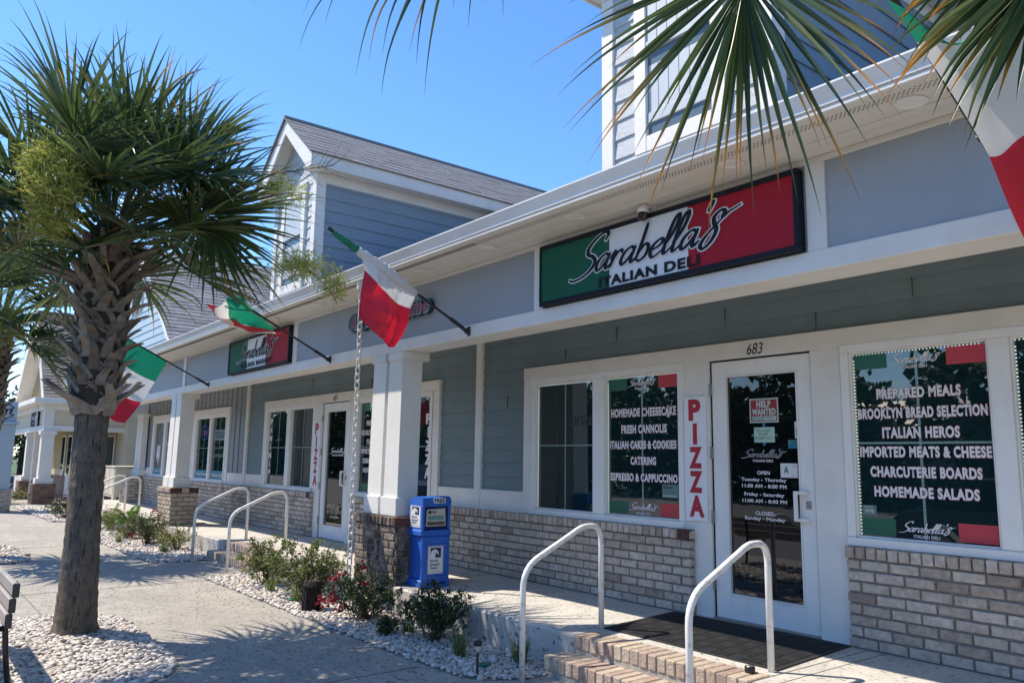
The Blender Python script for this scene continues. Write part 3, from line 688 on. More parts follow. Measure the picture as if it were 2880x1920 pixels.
# dormers
def dormer(xc, half, yf, zc, za, oh, yov, ybk, fr, side):
    """xc centre, half width of wall, yf wall plane, zc eave soffit level, za apex of roof"""
    sl = (za - (zc + .2)) / (half + oh); apw = za - sl * 0 - .10
    zroof = lambda d: za - sl * d            # top of roof at distance d from the centre
    zb = rz(yf) - .05
    g = MB()
    def rng(v, w):
        f = lambda z: half if z < zroof(half) - .12 else max(0, (za - .12 - z) / sl)
        return (xc - f(v), xc + f(v), xc - f(w), xc + f(w))
    lap(g, (0, yf, 0), X, Z, -Y, zb, za - .12, .155, rng)
    o = g.build('dormer', fr, BL)
    s_ = MB()
    for sg in (-1, 1):
        def rs(v, w): 
            f = lambda z: min(ybk, max(yf, (z - 3.19) / RS - 1.99 + .0)); return (yf + .001, ybk, yf + .001, ybk)
        lap(s_, (xc + sg * half, 0, 0), Y, Z, X * sg, zb, zc + .06, .165, rs)
    s_.build('side_wall', side, o)
    t = MB()
    for sg in (-1, 1):
        a, b = sorted((xc + sg * (half + .022), xc + sg * (half - .10))); t.bbox(a, b, yf - .028, yf + .0, zb, zc + .02, .004)
        a, b = sorted((xc + sg * (half + .024), xc + sg * (half - .02))); t.bbox(a, b, yf - .0265, yf + .11, zb, zc + .02, .004)
        t.bbox(a, b, yf + .11, ybk, zc - .12, zc + .02, .004)
        # side eave: soffit and fascia
        a, b = sorted((xc + sg * half, xc + sg * (half + oh))); t.box(a, b, yov, ybk, zc + .021, zc + .035)
        a, b = sorted((xc + sg * (half + oh - .02), xc + sg * (half + oh))); t.bbox(a, b, yov, ybk, zc, zroof(half + oh) - .02, .003)
        # rake board
        d0, d1 = 0, half + oh
        hb = .19
        P = [(d0, zroof(d0) - .02), (d1, zroof(d1) - .02), (d1, zroof(d1) - .02 - hb + .02), (d1 - .13, zroof(d1) - .02 - hb), (d0, zroof(d0) - .02 - hb * 1.15)]
        P = [(xc + sg * a, b) for a, b in P]
        if sg < 0: P = P[::-1]
        t.prism(P, (0, yov + .022, 0), X, Z, -Y, .024)
        # rake soffit
        Q = [(0, zroof(0) - .14), (half + .02, zroof(half + .02) - .14)]
        t.quad((xc, yov, Q[0][1]), (xc + sg * Q[1][0], yov, Q[1][1]), (xc + sg * Q[1][0], yf, Q[1][1]), (xc, yf, Q[0][1]))
        a, b = sorted((xc + sg * (half - .02), xc + sg * (half + oh - .022))); t.box(a, b, yov + .03, yf, zc + .0, zc + .02)
    t.bbox(xc - half + .1, xc + half - .1, yf - .022, yf, zb, zb + .10)
    t.build('trim', WHITE, o)
    r = MB(); slv = Vector((0, 0, 0))
    for sg in (-1, 1):
        ln = math.hypot(half + oh + .03, sl * (half + oh + .03)); d = Vector((-sg, 0, sl)).normalized(); n = Vector((sg * sl, 0, 1)).normalized()
        e = Vector((xc + sg * (half + oh + .03), 0, zroof(half + oh + .03)))
        lap(r, e, Y, d, n, 0, ln, .135, full(yov - .035, ybk), .007, .28)
        r.tone = .1; r.prism([(0, -.012), (ln, -.012), (ln, .004), (0, .004)], e + Y * (yov - .034), d, n, Y, ybk - yov)
    r.tone = .2; r.tube([(xc, yov - .035, za + .004), (xc, ybk, za + .004)], .03, 8)
    r.build('dormer_roof', SHINGLE, o)
    # window with two sash panels
    w = MB(); wz0, wz1 = 3.665, 4.87
    for a, b, c, e in ((-.41, -.295, wz0 - .14, wz1 + .12), (.295, .41, wz0 - .14, wz1 + .12)): w.bbox(xc + a, xc + b, yf - .045, yf, c, e)
    w.bbox(xc - .295, xc + .295, yf - .044, yf, wz0 - .14, wz0 - .02); w.bbox(xc - .295, xc + .295, yf - .044, yf, wz1, wz1 + .12); w.bbox(xc - .43, xc + .43, yf - .05, yf, wz1 + .12, wz1 + .15)
    ww = w.build('dormer_window', WHITE, o)
    k = MB()
    for z0, z1, yy in ((wz0 + .085, 4.20, -.018), (4.31, wz1 - .005, -.03)):
        n = 6
        for i in range(n): k.bbox(xc - .29 + i * .58 / n + .002, xc - .29 + (i + 1) * .58 / n - .002, yf + yy, yf - .002, z0, z1, .002)
        k.bbox(xc - .292, xc + .292, yf + yy - .012, yf - .003, z0 - .005, z0 + .075, .003)
    k.build('shutter_panel', pmat('shutter', (.50, .54, .56), .5, .04), ww)
    MB().box(xc - .294, xc + .294, yf - .016, yf - .012, wz0 - .02, wz1).build('dark_recess', pmat('shadow_recess', (.10, .14, .17), .3, .05), ww)  # shadow in the sash openings, put into a dark panel's colour
    return o
dormer(.85, .75, -1.4, 5.08, 6.03, .26, -1.62, 5.0, SIDEWH, SIDELT)
dormer(-6.05, .70, -1.4, 5.06, 6.03, .26, -1.62, 5.0, SIDEWH, SIDELT)

# broad front gable at the far end
def broad_gable(xc, half, yf, za, sl, ybk):
    g = MB(); zb = rz(yf) - .05
    def rng(v, w):
        f = lambda z: max(0, (za - .1 - z) / sl); return (xc - f(v), xc + f(v), xc - f(w), xc + f(w))
    lap(g, (0, yf, 0), X, Z, -Y, zb, za - .1, .165, rng)
    o = g.build('front_gable', SIDEBLU, BL)
    t = MB()
    for sg in (-1, 1):
        d1 = (za - zb) / sl
        P = [(0, za - .02), (d1, zb - .02), (d1 - .18, zb - .02), (0, za - .19)]; P = [(xc + sg * a, b) for a, b in P]
        if sg < 0: P = P[::-1]
        t.prism(P, (0, yf - .02, 0), X, Z, -Y, .03)
    t.build('rake_board', WHITE, o)
    r = MB()
    for sg in (-1, 1):
        wd = (za - zb + .3) / sl; ln = math.hypot(wd, wd * sl); d = Vector((-sg, 0, sl)).normalized(); n = Vector((sg * sl, 0, 1)).normalized()
        e = Vector((xc + sg * wd, 0, za - sl * wd))
        lap(r, e, Y, d, n, 0, ln, .14, full(yf - .06, ybk), .008, .3)
    r.build('gable_roof', SHINGLE, o)
    w = MB(); wz0, wz1 = 4.60, 5.42
    for a, b, c, e in ((-.5, -.41, wz0 - .1, wz1 + .1), (.41, .5, wz0 - .1, wz1 + .1), (-.41, .41, wz0 - .1, wz0), (-.41, .41, wz1, wz1 + .1)): w.bbox(xc + a, xc + b, yf - .05, yf, c, e)
    ww = w.build('gable_vent', WHITE, o)
    k = MB(); MB().box(xc - .41, xc + .41, yf - .014, yf - .012, wz0, wz1).build('dark_recess', pmat('vent_dark', (.02, .025, .03), .8, 0), ww)
    z = wz0 + .01
    while z < wz1 - .05: k.prism([(0, 0), (.03, -.03), (.034, -.024), (.004, .006)], (xc - .41, yf - .014, z + .04), -Y, Z, X, .82); z += .06
    k.build('louvre', pmat('louvre', (.22, .26, .28), .5, 0), ww)
broad_gable(-15.0, 3.1, -1.4, 6.02, .81, 5.5)

# ------------------------------------------------------------------ signs on the building
def tri_sign(name, label, x0, x1, z0, z1, d1x, d2x, scr, sub, line, big=True):
    t = thing(name, label, 'sign', ((x0 + x1) / 2, YB, z0))
    m = MB(); b = .034
    for a, c, e, f in ((x0, x1, z0, z0 + b), (x0, x1, z1 - b, z1), (x0, x0 + b * .55, z0 + b, z1 - b), (x1 - b, x1, z0 + b, z1 - b)): m.bbox(a, c, YB - .055, YB + .02, e, f, .006)
    m.build('sign_frame', NAVY, t)
    ya, yb = YB - .042, YB + .015; a, c, e, f = x0 + b * .55, x1 - b, z0 + b, z1 - b
    MB().box(a, d1x, ya, yb, e, f).build('green_panel', GREEN, t); MB().box(d1x, d2x, ya - .0005, yb, e, f).build('white_panel', SWHITE, t); MB().box(d2x, c, ya, yb, e, f).build('red_panel', RED, t)
    script("Sarabella's", *scr, ya - .003, [(SWHITE, .105, .002), (NAVY, .028, .006)], t, 'script_lettering', .20)
    text(line, 'lettering', *sub, ya, BLACKL, t, .045, .006)
    return t
tri_sign('shop_sign', 'large green white and red sign reading Italian Deli above the door', -.49, 1.842, 2.497, 2.995, .30, 1.027, (-.125, 1.45, 2.638, 2.955), (.191, 1.123, 2.545, 2.618), 'ITALIAN DELI')
tri_sign('shop_sign', 'smaller green white and red sign reading Italian Market over the porch', -7.94, -5.585, 2.497, 3.002, -7.15, -6.41, (-7.585, -6.0, 2.65, 2.955), (-7.40, -6.17, 2.557, 2.63), 'ITALIAN MARKET')
t = thing('neon_sign', 'red and dark green lettering reading A Taste of Home partly behind the flag', 'sign', (-3.0, YB, 2.65))
m = MB(); y = YB - .03
def blob(cx, cz, rx, rz_): m.prism([(cx + rx * math.cos(a), cz + rz_ * math.sin(a)) for a in np.linspace(0, 2 * math.pi, 20)[:-1]], (0, YB + .012, 0), X, Z, -Y, .045)
for cx, rx, r2 in ((-3.78, .15, .115), (-3.55, .13, .10), (-3.38, .13, .09), (-3.2, .14, .085), (-3.02, .14, .085), (-2.85, .14, .09), (-2.68, .13, .1), (-2.52, .13, .085), (-2.38, .13, .085), (-2.25, .11, .085)):
    blob(cx, 2.765 + .02 * (r2 > .1), rx * .9, r2 * .95); m.mi = 0
m.build('backing', pmat('dark_green_backing', (.012, .045, .045), .4, .05), t)
NR = pmat('sign_crimson', (.20, .015, .045), .4, .03)
for a, b, c in (('A', -3.87, -3.70), ('Taste', -3.60, -3.12), ('of', -3.05, -2.88), ('Home', -2.82, -2.19)):
    text(a, 'lettering', b - .008, c + .008, 2.697, 2.862, YB - .036, SWHITE, t, .05, .001, shear=.2); text(a, 'lettering', b, c, 2.705, 2.855, YB - .036, NR, t, .045, .004, shear=.2)
t = thing('small_sign', 'small blue sign panel on the frieze behind the far flag', 'sign', (-14.1, YB, 2.5)); MB().bbox(-15.2, -13.1, YB - .04, YB + .015, 2.5, 2.95).build('sign_frame', NAVY, t); MB().box(-15.15, -13.15, YB - .043, YB - .03, 2.54, 2.91).build('sign_panel', BANDT, t)

HK[0] = 1.0
def pizza_board(s, label):
    t = thing('pizza_sign', label, 'sign', (s - .16, -.045, .776), 'upright pizza boards beside the doors')
    m = MB(); m.bbox(s - .281, s - .040, -.060, -.0455, .776, 1.849, .003); m.build('board', BOARD, t)
    for c, a, b, z0, z1 in (('P', -.226, -.092, 1.637, 1.826), ('I', -.181, -.136, 1.430, 1.614), ('Z', -.229, -.086, 1.224, 1.411), ('Z', -.229, -.086, 1.016, 1.204), ('A', -.233, -.072, .812, .997)):
        text(c, 'letter', s + a, s + b, z0, z1, -.0605, PIZZAR, t, .055, .0012)
    k = MB()
    for x, z in ((-.16, 1.838), (-.27, 1.31), (-.05, 1.31), (-.16, .786)): k.lathe((s + x, -.0605, z), [(.005, -.001), (.005, .001)], 8)
    k.build('screw', STEEL, t)
pizza_board(0, 'white upright board with red letters PIZZA left of door 683'); pizza_board(L2, 'white upright board with red letters PIZZA left of door 681')

# papers on the door
t = thing('help_wanted_sign', 'red and white help wanted sign inside the glass of door 683', 'sign', (.50, 0, 1.605))
MB().box(.367, .636, -.0025, .0, 1.605, 1.804).build('border', pmat('pale_border', (.40, .52, .46), .5, .03), t); MB().box(.379, .624, -.0032, .0, 1.617, 1.792).build('red_field', pmat('poster_red', (.30, .012, .025), .5, .05), t)
MB().box(.389, .616, -.004, 0, 1.624, 1.658).build('write_in_box', pmat('pale_box', (.42, .56, .49), .5, .05), t)
PG = pmat('poster_letters', (.47, .60, .53), .5, .03)
text('HELP', 'lettering', .436, .569, 1.728, 1.785, -.004, PG, t, .05); text('WANTED', 'lettering', .391, .614, 1.665, 1.720, -.004, PG, t, .05)
text('call or ask inside', 'lettering', .392, .59, 1.642, 1.654, -.0045, INK, t, 0, shear=.2); text('for details', 'lettering', .392, .50, 1.627, 1.638, -.0045, INK, t, 0, shear=.2)
t = thing('paper_note', 'pale green handwritten note taped below the help wanted sign', 'note', (.5, 0, 1.445))
MB().box(.404, .595, -.0025, 0, 1.445, 1.568).build('paper', NOTE, t); text('Take a seat\nwe will\nbe right out', 'handwriting', .415, .56, 1.465, 1.555, -.003, pmat('faint_ink', (.14, .24, .19), .6, 0), t, 0, shear=.2)
MB().box(.38, .62, -.0015, 0, 1.495, 1.515).box(.485, .51, -.0012, 0, 1.42, 1.60).build('blue_tape', pmat('blue_tape', (.03, .16, .28), .6, .05), t)
t = thing('payment_sticker', 'narrow white card payment sticker at the edge of door 683', 'sticker', (.797, 0, 1.475))
MB().box(.776, .818, -.0025, 0, 1.475, 1.606).build('sticker_face', NEWSW, t)
MB().box(.783, .810, -.003, 0, 1.545, 1.552).build('navy_mark', NEWSN, t); MB().lathe((.792, -.003, 1.532), [(.008, 0)] * 2, 12)
m = MB(); m.poly([(.791 + .008 * math.cos(a), -.0031, 1.533 + .007 * math.sin(a)) for a in np.linspace(0, 6.28, 13)[:-1]][::-1]); m.build('red_dot', PIZZAR, t)
m = MB(); m.poly([(.801 + .008 * math.cos(a), -.0033, 1.533 + .007 * math.sin(a)) for a in np.linspace(0, 6.28, 13)[:-1]][::-1]); m.build('orange_dot', pmat('orange_dot', (.6, .22, .02), .5, 0), t)
MB().box(.785, .809, -.003, 0, 1.503, 1.518).build('blue_mark', BANDT, t)
for i in range(3):
    m = MB(); m.tube([(.797 + (.006 + .004 * i) * math.cos(a), -.003, 1.588 + (.006 + .004 * i) * math.sin(a)) for a in np.linspace(-.7, .7, 6)], .0009, 4); m.build('wave', NEWSN, t)
t = thing('camera_sticker', 'teal and dark blue security sticker above the grade card on the door', 'sticker', (.765, 0, 1.396))
MB().box(.714, .818, -.0025, 0, 1.433, 1.463).build('upper_band', pmat('teal_sticker', (.09, .26, .27), .4, .05), t); MB().box(.714, .818, -.0026, 0, 1.396, 1.433).build('lower_band', pmat('blue_sticker', (.01, .15, .24), .4, .05), t)
text('LOREX', 'lettering', .735, .79, 1.440, 1.457, -.003, pmat('navy_letters', (.005, .06, .09), .4, 0), t, .03)
t = thing('grade_card', 'white health grade card with a green letter A on the door', 'card', (.71, 0, 1.168))
MB().box(.638, .788, -.0025, 0, 1.168, 1.280).build('card_face', NEWSW, t); MB().box(.738, .7395, -.003, 0, 1.17, 1.278).build('divider', pmat('grey_line', (.3, .33, .33), .5, 0), t)
text('A', 'lettering', .667, .712, 1.203, 1.256, -.003, pmat('grade_green', (.05, .22, .16), .5, 0), t, .08)
MB().box(.744, .782, -.003, 0, 1.255, 1.2575).box(.744, .779, -.003, 0, 1.262, 1.2645).box(.744, .776, -.003, 0, 1.184, 1.186).build('print_lines', pmat('grey_print2', (.25, .27, .27), .5, 0), t)

HK[0] = 1.04
# ------------------------------------------------------------------ security camera
t = thing('security_camera', 'small white dome security camera under the eave above the deli sign', 'camera', (.675, YB, 3.0))
m = MB(); m.bbox(.655, .725, YB - .012, YB - .002, 3.0, 3.06, .003); m.bbox(.66, .70, YB - .10, YB - .012, 3.035, 3.05, .003); m.build('bracket', BOARD, t)
m = MB(); m.lathe((.672, YB - .085, 2.97), [(.0, .066), (.03, .066), (.038, .058), (.040, .03), (.036, .026)], 20); m.build('camera_cap', BOARD, t, True)
m = MB(); m.lathe((.672, YB - .085, 2.94), [(.003, -.004), (.016, 0), (.028, .012), (.034, .028), (.036, .055)], 20); m.build('camera_ball', BLACKM, t, True)
m = MB(); m.lathe((.655, YB - .112, 2.957), [(.001, -.012), (.011, -.008), (.014, 0), (.011, .008), (.001, .012)], 14); m.build('lens', GLASSD, t, True)

# ------------------------------------------------------------------ flags on poles
def flag(xb, label, cloth, tip=(-2.94, 3.115), wrap=False):
    t = thing('flag', label, 'flag', (xb, YB, 2.42), 'flags on poles along the beam')
    yb, zb = YB - .02, 2.425; dy, dz = tip[0] - yb, tip[1] - zb; ln = math.hypot(dy, dz); u = Vector((0, dy / ln, dz / ln)); b0 = Vector((xb, yb - .04, zb + .02))
    m = MB(); m.bbox(xb - .022, xb + .022, YB - .012, YB - .0015, 2.385, 2.475, .005); m.bbox(xb - .012, xb + .012, YB - .05, YB - .012, 2.405, 2.455, .005)
    m.tube([Vector((xb, YB - .03, 2.42)), b0 + u * .02, b0 + u * .17], [.014, .019, .018], 10); m.build('bracket', BLACKM, t)
    m = MB(); m.tube([b0, b0 + u * (ln - .06)], .0115, 10); m.tube([b0 + u * .5, b0 + u * .53], .015, 10); m.tube([b0 + u * (ln - .12), b0 + u * (ln - .06), b0 + u * (ln - .05), b0 + u * (ln - .02)], [.015, .015, .02, .012], 10); m.build('pole', BLACKM, t)
    mats, P, nu, nv, cutv = cloth
    m = MB(); idx = [[m.V(P(i / nu, j / nv)) for i in range(nu + 1)] for j in range(nv + 1)]
    for j in range(nv):
        tv = (j + .5) / nv; m.mi = 0 if tv < cutv[0] else (1 if tv < cutv[1] else 2)
        for i in range(nu): m.F(idx[j][i], idx[j][i + 1], idx[j + 1][i + 1], idx[j + 1][i])
    m.build('cloth', mats, t, True)
    return t
def V3(*a): return Vector(a)
def hang(xb, p0, p1, fall, wind, pinch, rip, seed):
    """cloth from pole points p0 (inner) to p1 (outer); hangs 'fall' metres down; wind pushes it; pinch gathers the hem"""
    rr = random.Random(seed); ph = [rr.uniform(0, 6) for _ in range(6)]
    A, B = Vector((xb, *p0)), Vector((xb, *p1))
    def P(s, v):
        q = A.lerp(B, .5 + (s - .5) * (1 - pinch * v))
        d = Vector(wind) * (v * v) + Vector((0, 0, -fall * v))
        w = rip * v ** .7
        q = q + d + Vector((w * math.sin(s * 8 + ph[0] + v * 2), w * .4 * math.sin(s * 11 + ph[1] + v * 3), w * .25 * math.sin(s * 7 + ph[2])))
        return q
    return P
M3 = [FG, FW, FR]
# flag 1 (near, upper right): outer hem sweeps toward +x
T1 = [  # rows from the pole outwards: outer hem, middle, inner hem
 (0.0, [(3.0, -2.825, 3.0), (3.05, -2.5, 2.90), (3.08, -2.15, 2.75)]),
 (0.16, [(3.0, -2.606, 2.882), (3.22, -2.55, 2.86), (3.42, -2.50, 2.80)]),
 (0.55, [(3.09, -2.24, 2.51), (3.30, -2.30, 2.52), (3.55, -2.36, 2.50)]),
 (1.0, [(3.14, -1.96, 2.15), (3.36, -2.05, 2.10), (3.60, -2.15, 2.05)])]
def rows(tab, s, v):
    ks = [r[0] for r in tab]; i = max(0, min(len(ks) - 2, sum(1 for k in ks if k <= v) - 1)); f = (v - ks[i]) / (ks[i + 1] - ks[i])
    def row(r):
        p = r[1]; a = s * (len(p) - 1); k = min(len(p) - 2, int(a)); return Vector(p[k]).lerp(Vector(p[k + 1]), a - k)
    return row(tab[i]).lerp(row(tab[i + 1]), f)
def P1(s, v):
    q = Vector(CAMP + (np.array(rows(T1, s, v)) - CAMP) / HK[0])
    return q + V3(.012 * math.sin(9 * s + 5 * v), .03 * math.sin(7 * s + 3 * v) * min(1, s * 4), .012 * math.sin(11 * s + 6 * v))
flag(3.0, 'nearest green white and red flag hanging behind palm leaves at the right', (M3, P1, 22, 40, (.16, .55)))
# flag 2: wrapped at the tip, white and red part hanging in a fold
PT = {}
from_tbl = [  # rows v, columns s (outer -> inner); measured on the plane of the pole, x offsets give the folds
 (0.00, [(0, -2.80, 3.045), (0, -2.60, 2.945), (0, -2.45, 2.87), (0, -2.28, 2.79), (0, -2.10, 2.70)]),
 (0.22, [(.02, -2.66, 2.93), (.05, -2.53, 2.87), (.03, -2.43, 2.80), (0, -2.27, 2.705), (0, -2.11, 2.675)]),
 (0.42, [(.0, -2.61, 2.83), (.10, -2.53, 2.70), (.06, -2.42, 2.64), (.0, -2.28, 2.58), (0, -2.16, 2.56)]),
 (0.70, [(-.02, -2.63, 2.62), (.0, -2.59, 2.52), (.14, -2.43, 2.45), (.05, -2.29, 2.42), (.02, -2.19, 2.42)]),
 (0.85, [(-.02, -2.64, 2.47), (-.01, -2.60, 2.40), (.09, -2.44, 2.33), (.06, -2.32, 2.29), (.03, -2.24, 2.31)]),
 (1.00, [(-.02, -2.64, 2.43), (.02, -2.56, 2.34), (.06, -2.45, 2.25), (.05, -2.38, 2.19), (.03, -2.32, 2.20)])]
def P2(s, v):
    ks = [r[0] for r in from_tbl]; i = max(0, min(len(ks) - 2, sum(1 for k in ks if k <= v) - 1)); f = (v - ks[i]) / (ks[i + 1] - ks[i]); f = f * f * (3 - 2 * f) * .5 + f * .5
    def row(r):
        a = s * 4; k = min(3, int(a)); g_ = a - k; p = r[1]; q0, q1 = Vector(p[k]), Vector(p[k + 1]); g_ = g_ * g_ * (3 - 2 * g_); return q0.lerp(q1, g_)
    q = row(from_tbl[i]).lerp(row(from_tbl[i + 1]), f)
    return Vector((-1.532 + q.x + .004 * math.sin(22 * s + 9 * v), q.y, q.z))
f2 = flag(-1.532, 'flag with its green end wrapped round the pole, white and red hanging by the chain', ([FW, FW, FR], P2, 28, 40, (.1, .42)))
m = MB(); b0 = V3(-1.532, -2.96, 3.125); b1 = V3(-1.532, -2.10, 2.70)
def sleeve(t0, t1, r0, r1, mb):
    pts = []; rr = []
    for i in range(13):
        t = t0 + (t1 - t0) * i / 12; pts.append(b0.lerp(b1, t) + V3(.004 * math.sin(i * 2.3), 0, .004 * math.cos(i * 1.7) - .006)); rr.append(r0 + (r1 - r0) * i / 12 + .004 * math.sin(i * 2.9))
    mb.tube(pts, rr, 12)
m = MB(); sleeve(.06, .32, .022, .032, m); m.build('wrapped_green', FG, f2, True)
m = MB(); sleeve(.32, .62, .034, .055, m); sleeve(.62, 1.0, .055, .022, m); m.build('wrapped_white', FW, f2, True)
# flag 3: blown up into a crumpled bundle along the pole
def P3(s, v):
    q = V3(-4.414, -2.80 + s * .60, 3.07 - s * .315)
    a = v * 3.4
    q = q + V3(.12 * math.sin(a * 1.3 + s * 5), -.16 * v * (1 - s) - .05 * math.sin(a), -.22 * math.sin(min(a, 2.2) * .72) * (.35 + .9 * (1 - abs(s - .35) * 1.3)) + .10 * max(0, v - .6) * (1 + math.sin(6 * s)))
    q = q + V3(.05 * math.sin(9 * s + 5 * v), .03 * math.sin(12 * s + 4 * v), .03 * math.sin(10 * s + 7 * v) * v)
    return q
flag(-4.414, 'crumpled flag blown round its pole above the italian market sign', (M3, P3, 30, 40, (.34, .68)))
# flag 4: hangs from the pole beside the palm trunk
def P4(s, v):
    q = V3(-8.974, -2.20 - s * .62, 2.76 + s * .31)
    q = q + V3(.05 * math.sin(6 * s + 3 * v) * v, -.56 * v + .1 * v * v + .05 * math.sin(4 * s + 2) * v, -1.06 * v - .06 * math.sin(5 * s) * v + .05 * v * v)
    sq = 1 - .35 * v * v
    c = V3(-8.974, -2.51 - .5 * v, 0); q.y = c.y + (q.y - c.y) * sq
    return q
flag(-8.974, 'flag hanging flat between the palm trunk and the far porch', (M3, P4, 20, 36, (.34, .68)))

HK[0] = 1.0
# ------------------------------------------------------------------ rain chains
def link_mesh(ln, w, r):
    m = MB(); pts = []
    for k in range(17):
        a = 2 * math.pi * k / 16; pts.append((math.copysign(abs(math.cos(a)) ** .8, math.cos(a)) * w, 0, math.copysign(abs(math.sin(a)) ** .8, math.sin(a)) * ln))
    m.tube(pts, r, 6, False); return m
def chain(x, y, ztop, zbot, pitch, label):
    t = thing('rain_chain', label, 'chain', (x, y, zbot))
    m = link_mesh(pitch * .5 + .010, pitch * .33, .0062 * pitch / .058)
    l0 = m.build('link', CHAINM, t, True, off=Vector((0, 0, 0))); n = int((ztop - zbot) / pitch)
    for i in range(n):
        l = l0 if i == 0 else l0.copy()
        if i: COL.objects.link(l); l.parent = t
        l.location = (.004 * math.sin(i * .8), .003 * math.cos(i), pitch * (i + .5)); l.rotation_euler = (0, 0, R(20 + 90 * (i % 2) + rnd.uniform(-12, 12)))
    return t
c = chain(-3.198, -1.783, 3.09, -.2, .078, 'white link rain chain hanging from the gutter beside the brick pedestal')
m = MB(); m.lathe((-3.198, -1.80, 3.05), [(.034, 0), (.036, .10), (.036, .11)], 14); m.build('downspout_cup', GUTTER, c)

# ------------------------------------------------------------------ handrails
def rail(x, label, grp, y0=-1.93, y1=-1.15, zb=GZ, parent=None):
    t = thing('handrail', label, 'handrail', (x, y1, 0), grp)
    P = []
    def arc(a, b, c, n=7):
        a, b, c = Vector(a), Vector(b), Vector(c); return [a * (1 - k / n) ** 2 + b * 2 * (k / n) * (1 - k / n) + c * (k / n) ** 2 for k in range(n + 1)]
    P += [Vector((x, y0, zb - .02)), Vector((x, y0, .36))] + arc((x, y0, .36), (x, y0, .50), (x, y0 + .12, .565), 6)[1:]
    P += arc((x, -1.44, .735), (x, -1.36, .778), (x, -1.30, .778), 5)
    P += arc((x, y1 - .10, .778), (x, y1, .775), (x, y1, .65), 8) + [Vector((x, y1, -.002))]
    m = MB(); m.tube(P, .0215, 14); m.build('rail_tube', STEELW, t, True)
    return t
G1 = 'white tubular handrails at the porch steps'
r0 = rail(-.22, 'white tubular handrail left of the brick steps at door 683', G1)
def rcopy(x, label):
    c = copy_tree(r0); c.location.x = x; c['label'] = label; return c
rcopy(1.27, 'white tubular handrail right of the steps, standing before the glass door 683')
rcopy(-7.879, 'pale handrail left of the steps at door 681'); rcopy(-6.377, 'pale handrail right of the steps at door 681, behind green bush')
rcopy(-15.75, 'far handrail left of the last steps near the cream cabinet'); rcopy(-14.47, 'far handrail right of the last steps above the sago plant')
c = rcopy(-18.1, 'farthest handrail partly hidden by the palm trunk before the cabinet')

# ------------------------------------------------------------------ door mat, puck light
t = thing('door_mat', 'black ribbed rubber mat on the porch before door 683', 'mat', (.45, -.6, 0))
m = MB(); q = [(-.37, -.129), (1.204, -.075), (1.287, -1.11), (-.234, -1.115)]
C_ = Vector((sum(a for a, b in q) / 4, sum(b for a, b in q) / 4, 0))
m.prism(q[::-1], (0, 0, .002), X, Y, Z, .006); m.build('mat_border', RUBBER, t)
m = MB(); A, B, Cc, D = [Vector((a, b, .0082)).lerp(C_ + Z * .0082, .05) for a, b in q]
for i in range(12):
    for j in range(8):
        f = lambda u, v: A.lerp(B, u).lerp(D.lerp(Cc, u), v)
        n = 7
        for k in range(n):
            if (i + j) % 2: u0, u1, v0, v1 = (i + (k + .1) / n) / 12, (i + (k + .75) / n) / 12, (j + .06) / 8, (j + .94) / 8
            else: u0, u1, v0, v1 = (i + .06) / 12, (i + .94) / 12, (j + (k + .1) / n) / 8, (j + (k + .75) / n) / 8
            a, b, c, d = f(u0, v0), f(u1, v0), f(u1, v1), f(u0, v1); h = Z * .004
            m.quad(a + h, d + h, c + h, b + h); m.quad(a, a + h, b + h, b); m.quad(b, b + h, c + h, c); m.quad(c, c + h, d + h, d); m.quad(d, d + h, a + h, a)
m.build('ribs', RUBBER, t)
t = thing('step_light', 'small round black cap light on the edge of the brick steps', 'light', (1.21, -1.285, 0))
m = MB(); m.lathe((1.21, -1.285, .003), [(.030, 0), (.032, .006), (.032, .034), (.027, .040)], 20); m.build('housing', BLACKM, t, True); m = MB(); m.lathe((1.21, -1.285, .043), [(.022, 0), (.020, .002)], 16); m.build('cap', STEEL, t)

# ------------------------------------------------------------------ newspaper box
t = thing('newspaper_box', 'tall blue plastic newspaper box standing against the brick pedestal', 'newspaper box', (-2.80, -1.13, 0))
x0, x1, y0, y1 = -2.885, -2.585, -1.30, -.965       # front faces +x
def stepbox(a, b, c, d, z0, z1, ta): pass
m = MB()
prof = [(-.01, 0), (-.01, .06), (.02, .075), (.02, .47), (-.012, .50), (-.012, .56), (.0, .575), (.005, .80), (.03, .86), (.10, .888)]
m.bbox(x0 + .01, x1 - .0, y0 - .005, y1 + .005, 0, .075, .012)
m.bbox(x0 + .02, x1 - .03, y0 + .02, y1 - .02, .07, .50, .012)
m.bbox(x1 - .05, x1 - .006, y0 + .004, y1 - .004, .06, .50, .010)
m.bbox(x0 + .0, x1 - .002, y0 - .008, y1 + .008, .50, .565, .012)
# upper hood with a rounded top and an open front
m.bbox(x0 + .02, x1 - .012, y0 + .0, y0 + .028, .56, .80, .008); m.bbox(x0 + .02, x1 - .012, y1 - .028, y1, .56, .80, .008)
m.bbox(x0 + .02, x0 + .06, y0 + .028, y1 - .028, .56, .80, .006)
pr = [(0, 0), (.278, 0), (.282, .05), (.27, .085), (.24, .098), (.15, .098), (.06, .08), (.015, .045), (0, .01)]
m.prism(pr, (x0 + .012, y1, .795), X, Z, -Y, y1 - y0)
m.build('body', BLUEP, t)
MB().box(x1 - .045, x1 - .03, y0 + .028, y1 - .028, .575, .796).build('window', BLUED, t)
m = MB(); m.bbox(x1 - .012, x1 + .004, y0 + .05, y1 - .05, .115, .43, .008); m.build('door_panel', BLUEP, t)
m = MB(); m.bbox(x1 - .03, x1 + .002, y0 + .05, y1 - .05, .02, .06, .008); m.build('foot_recess', BLUED, t)
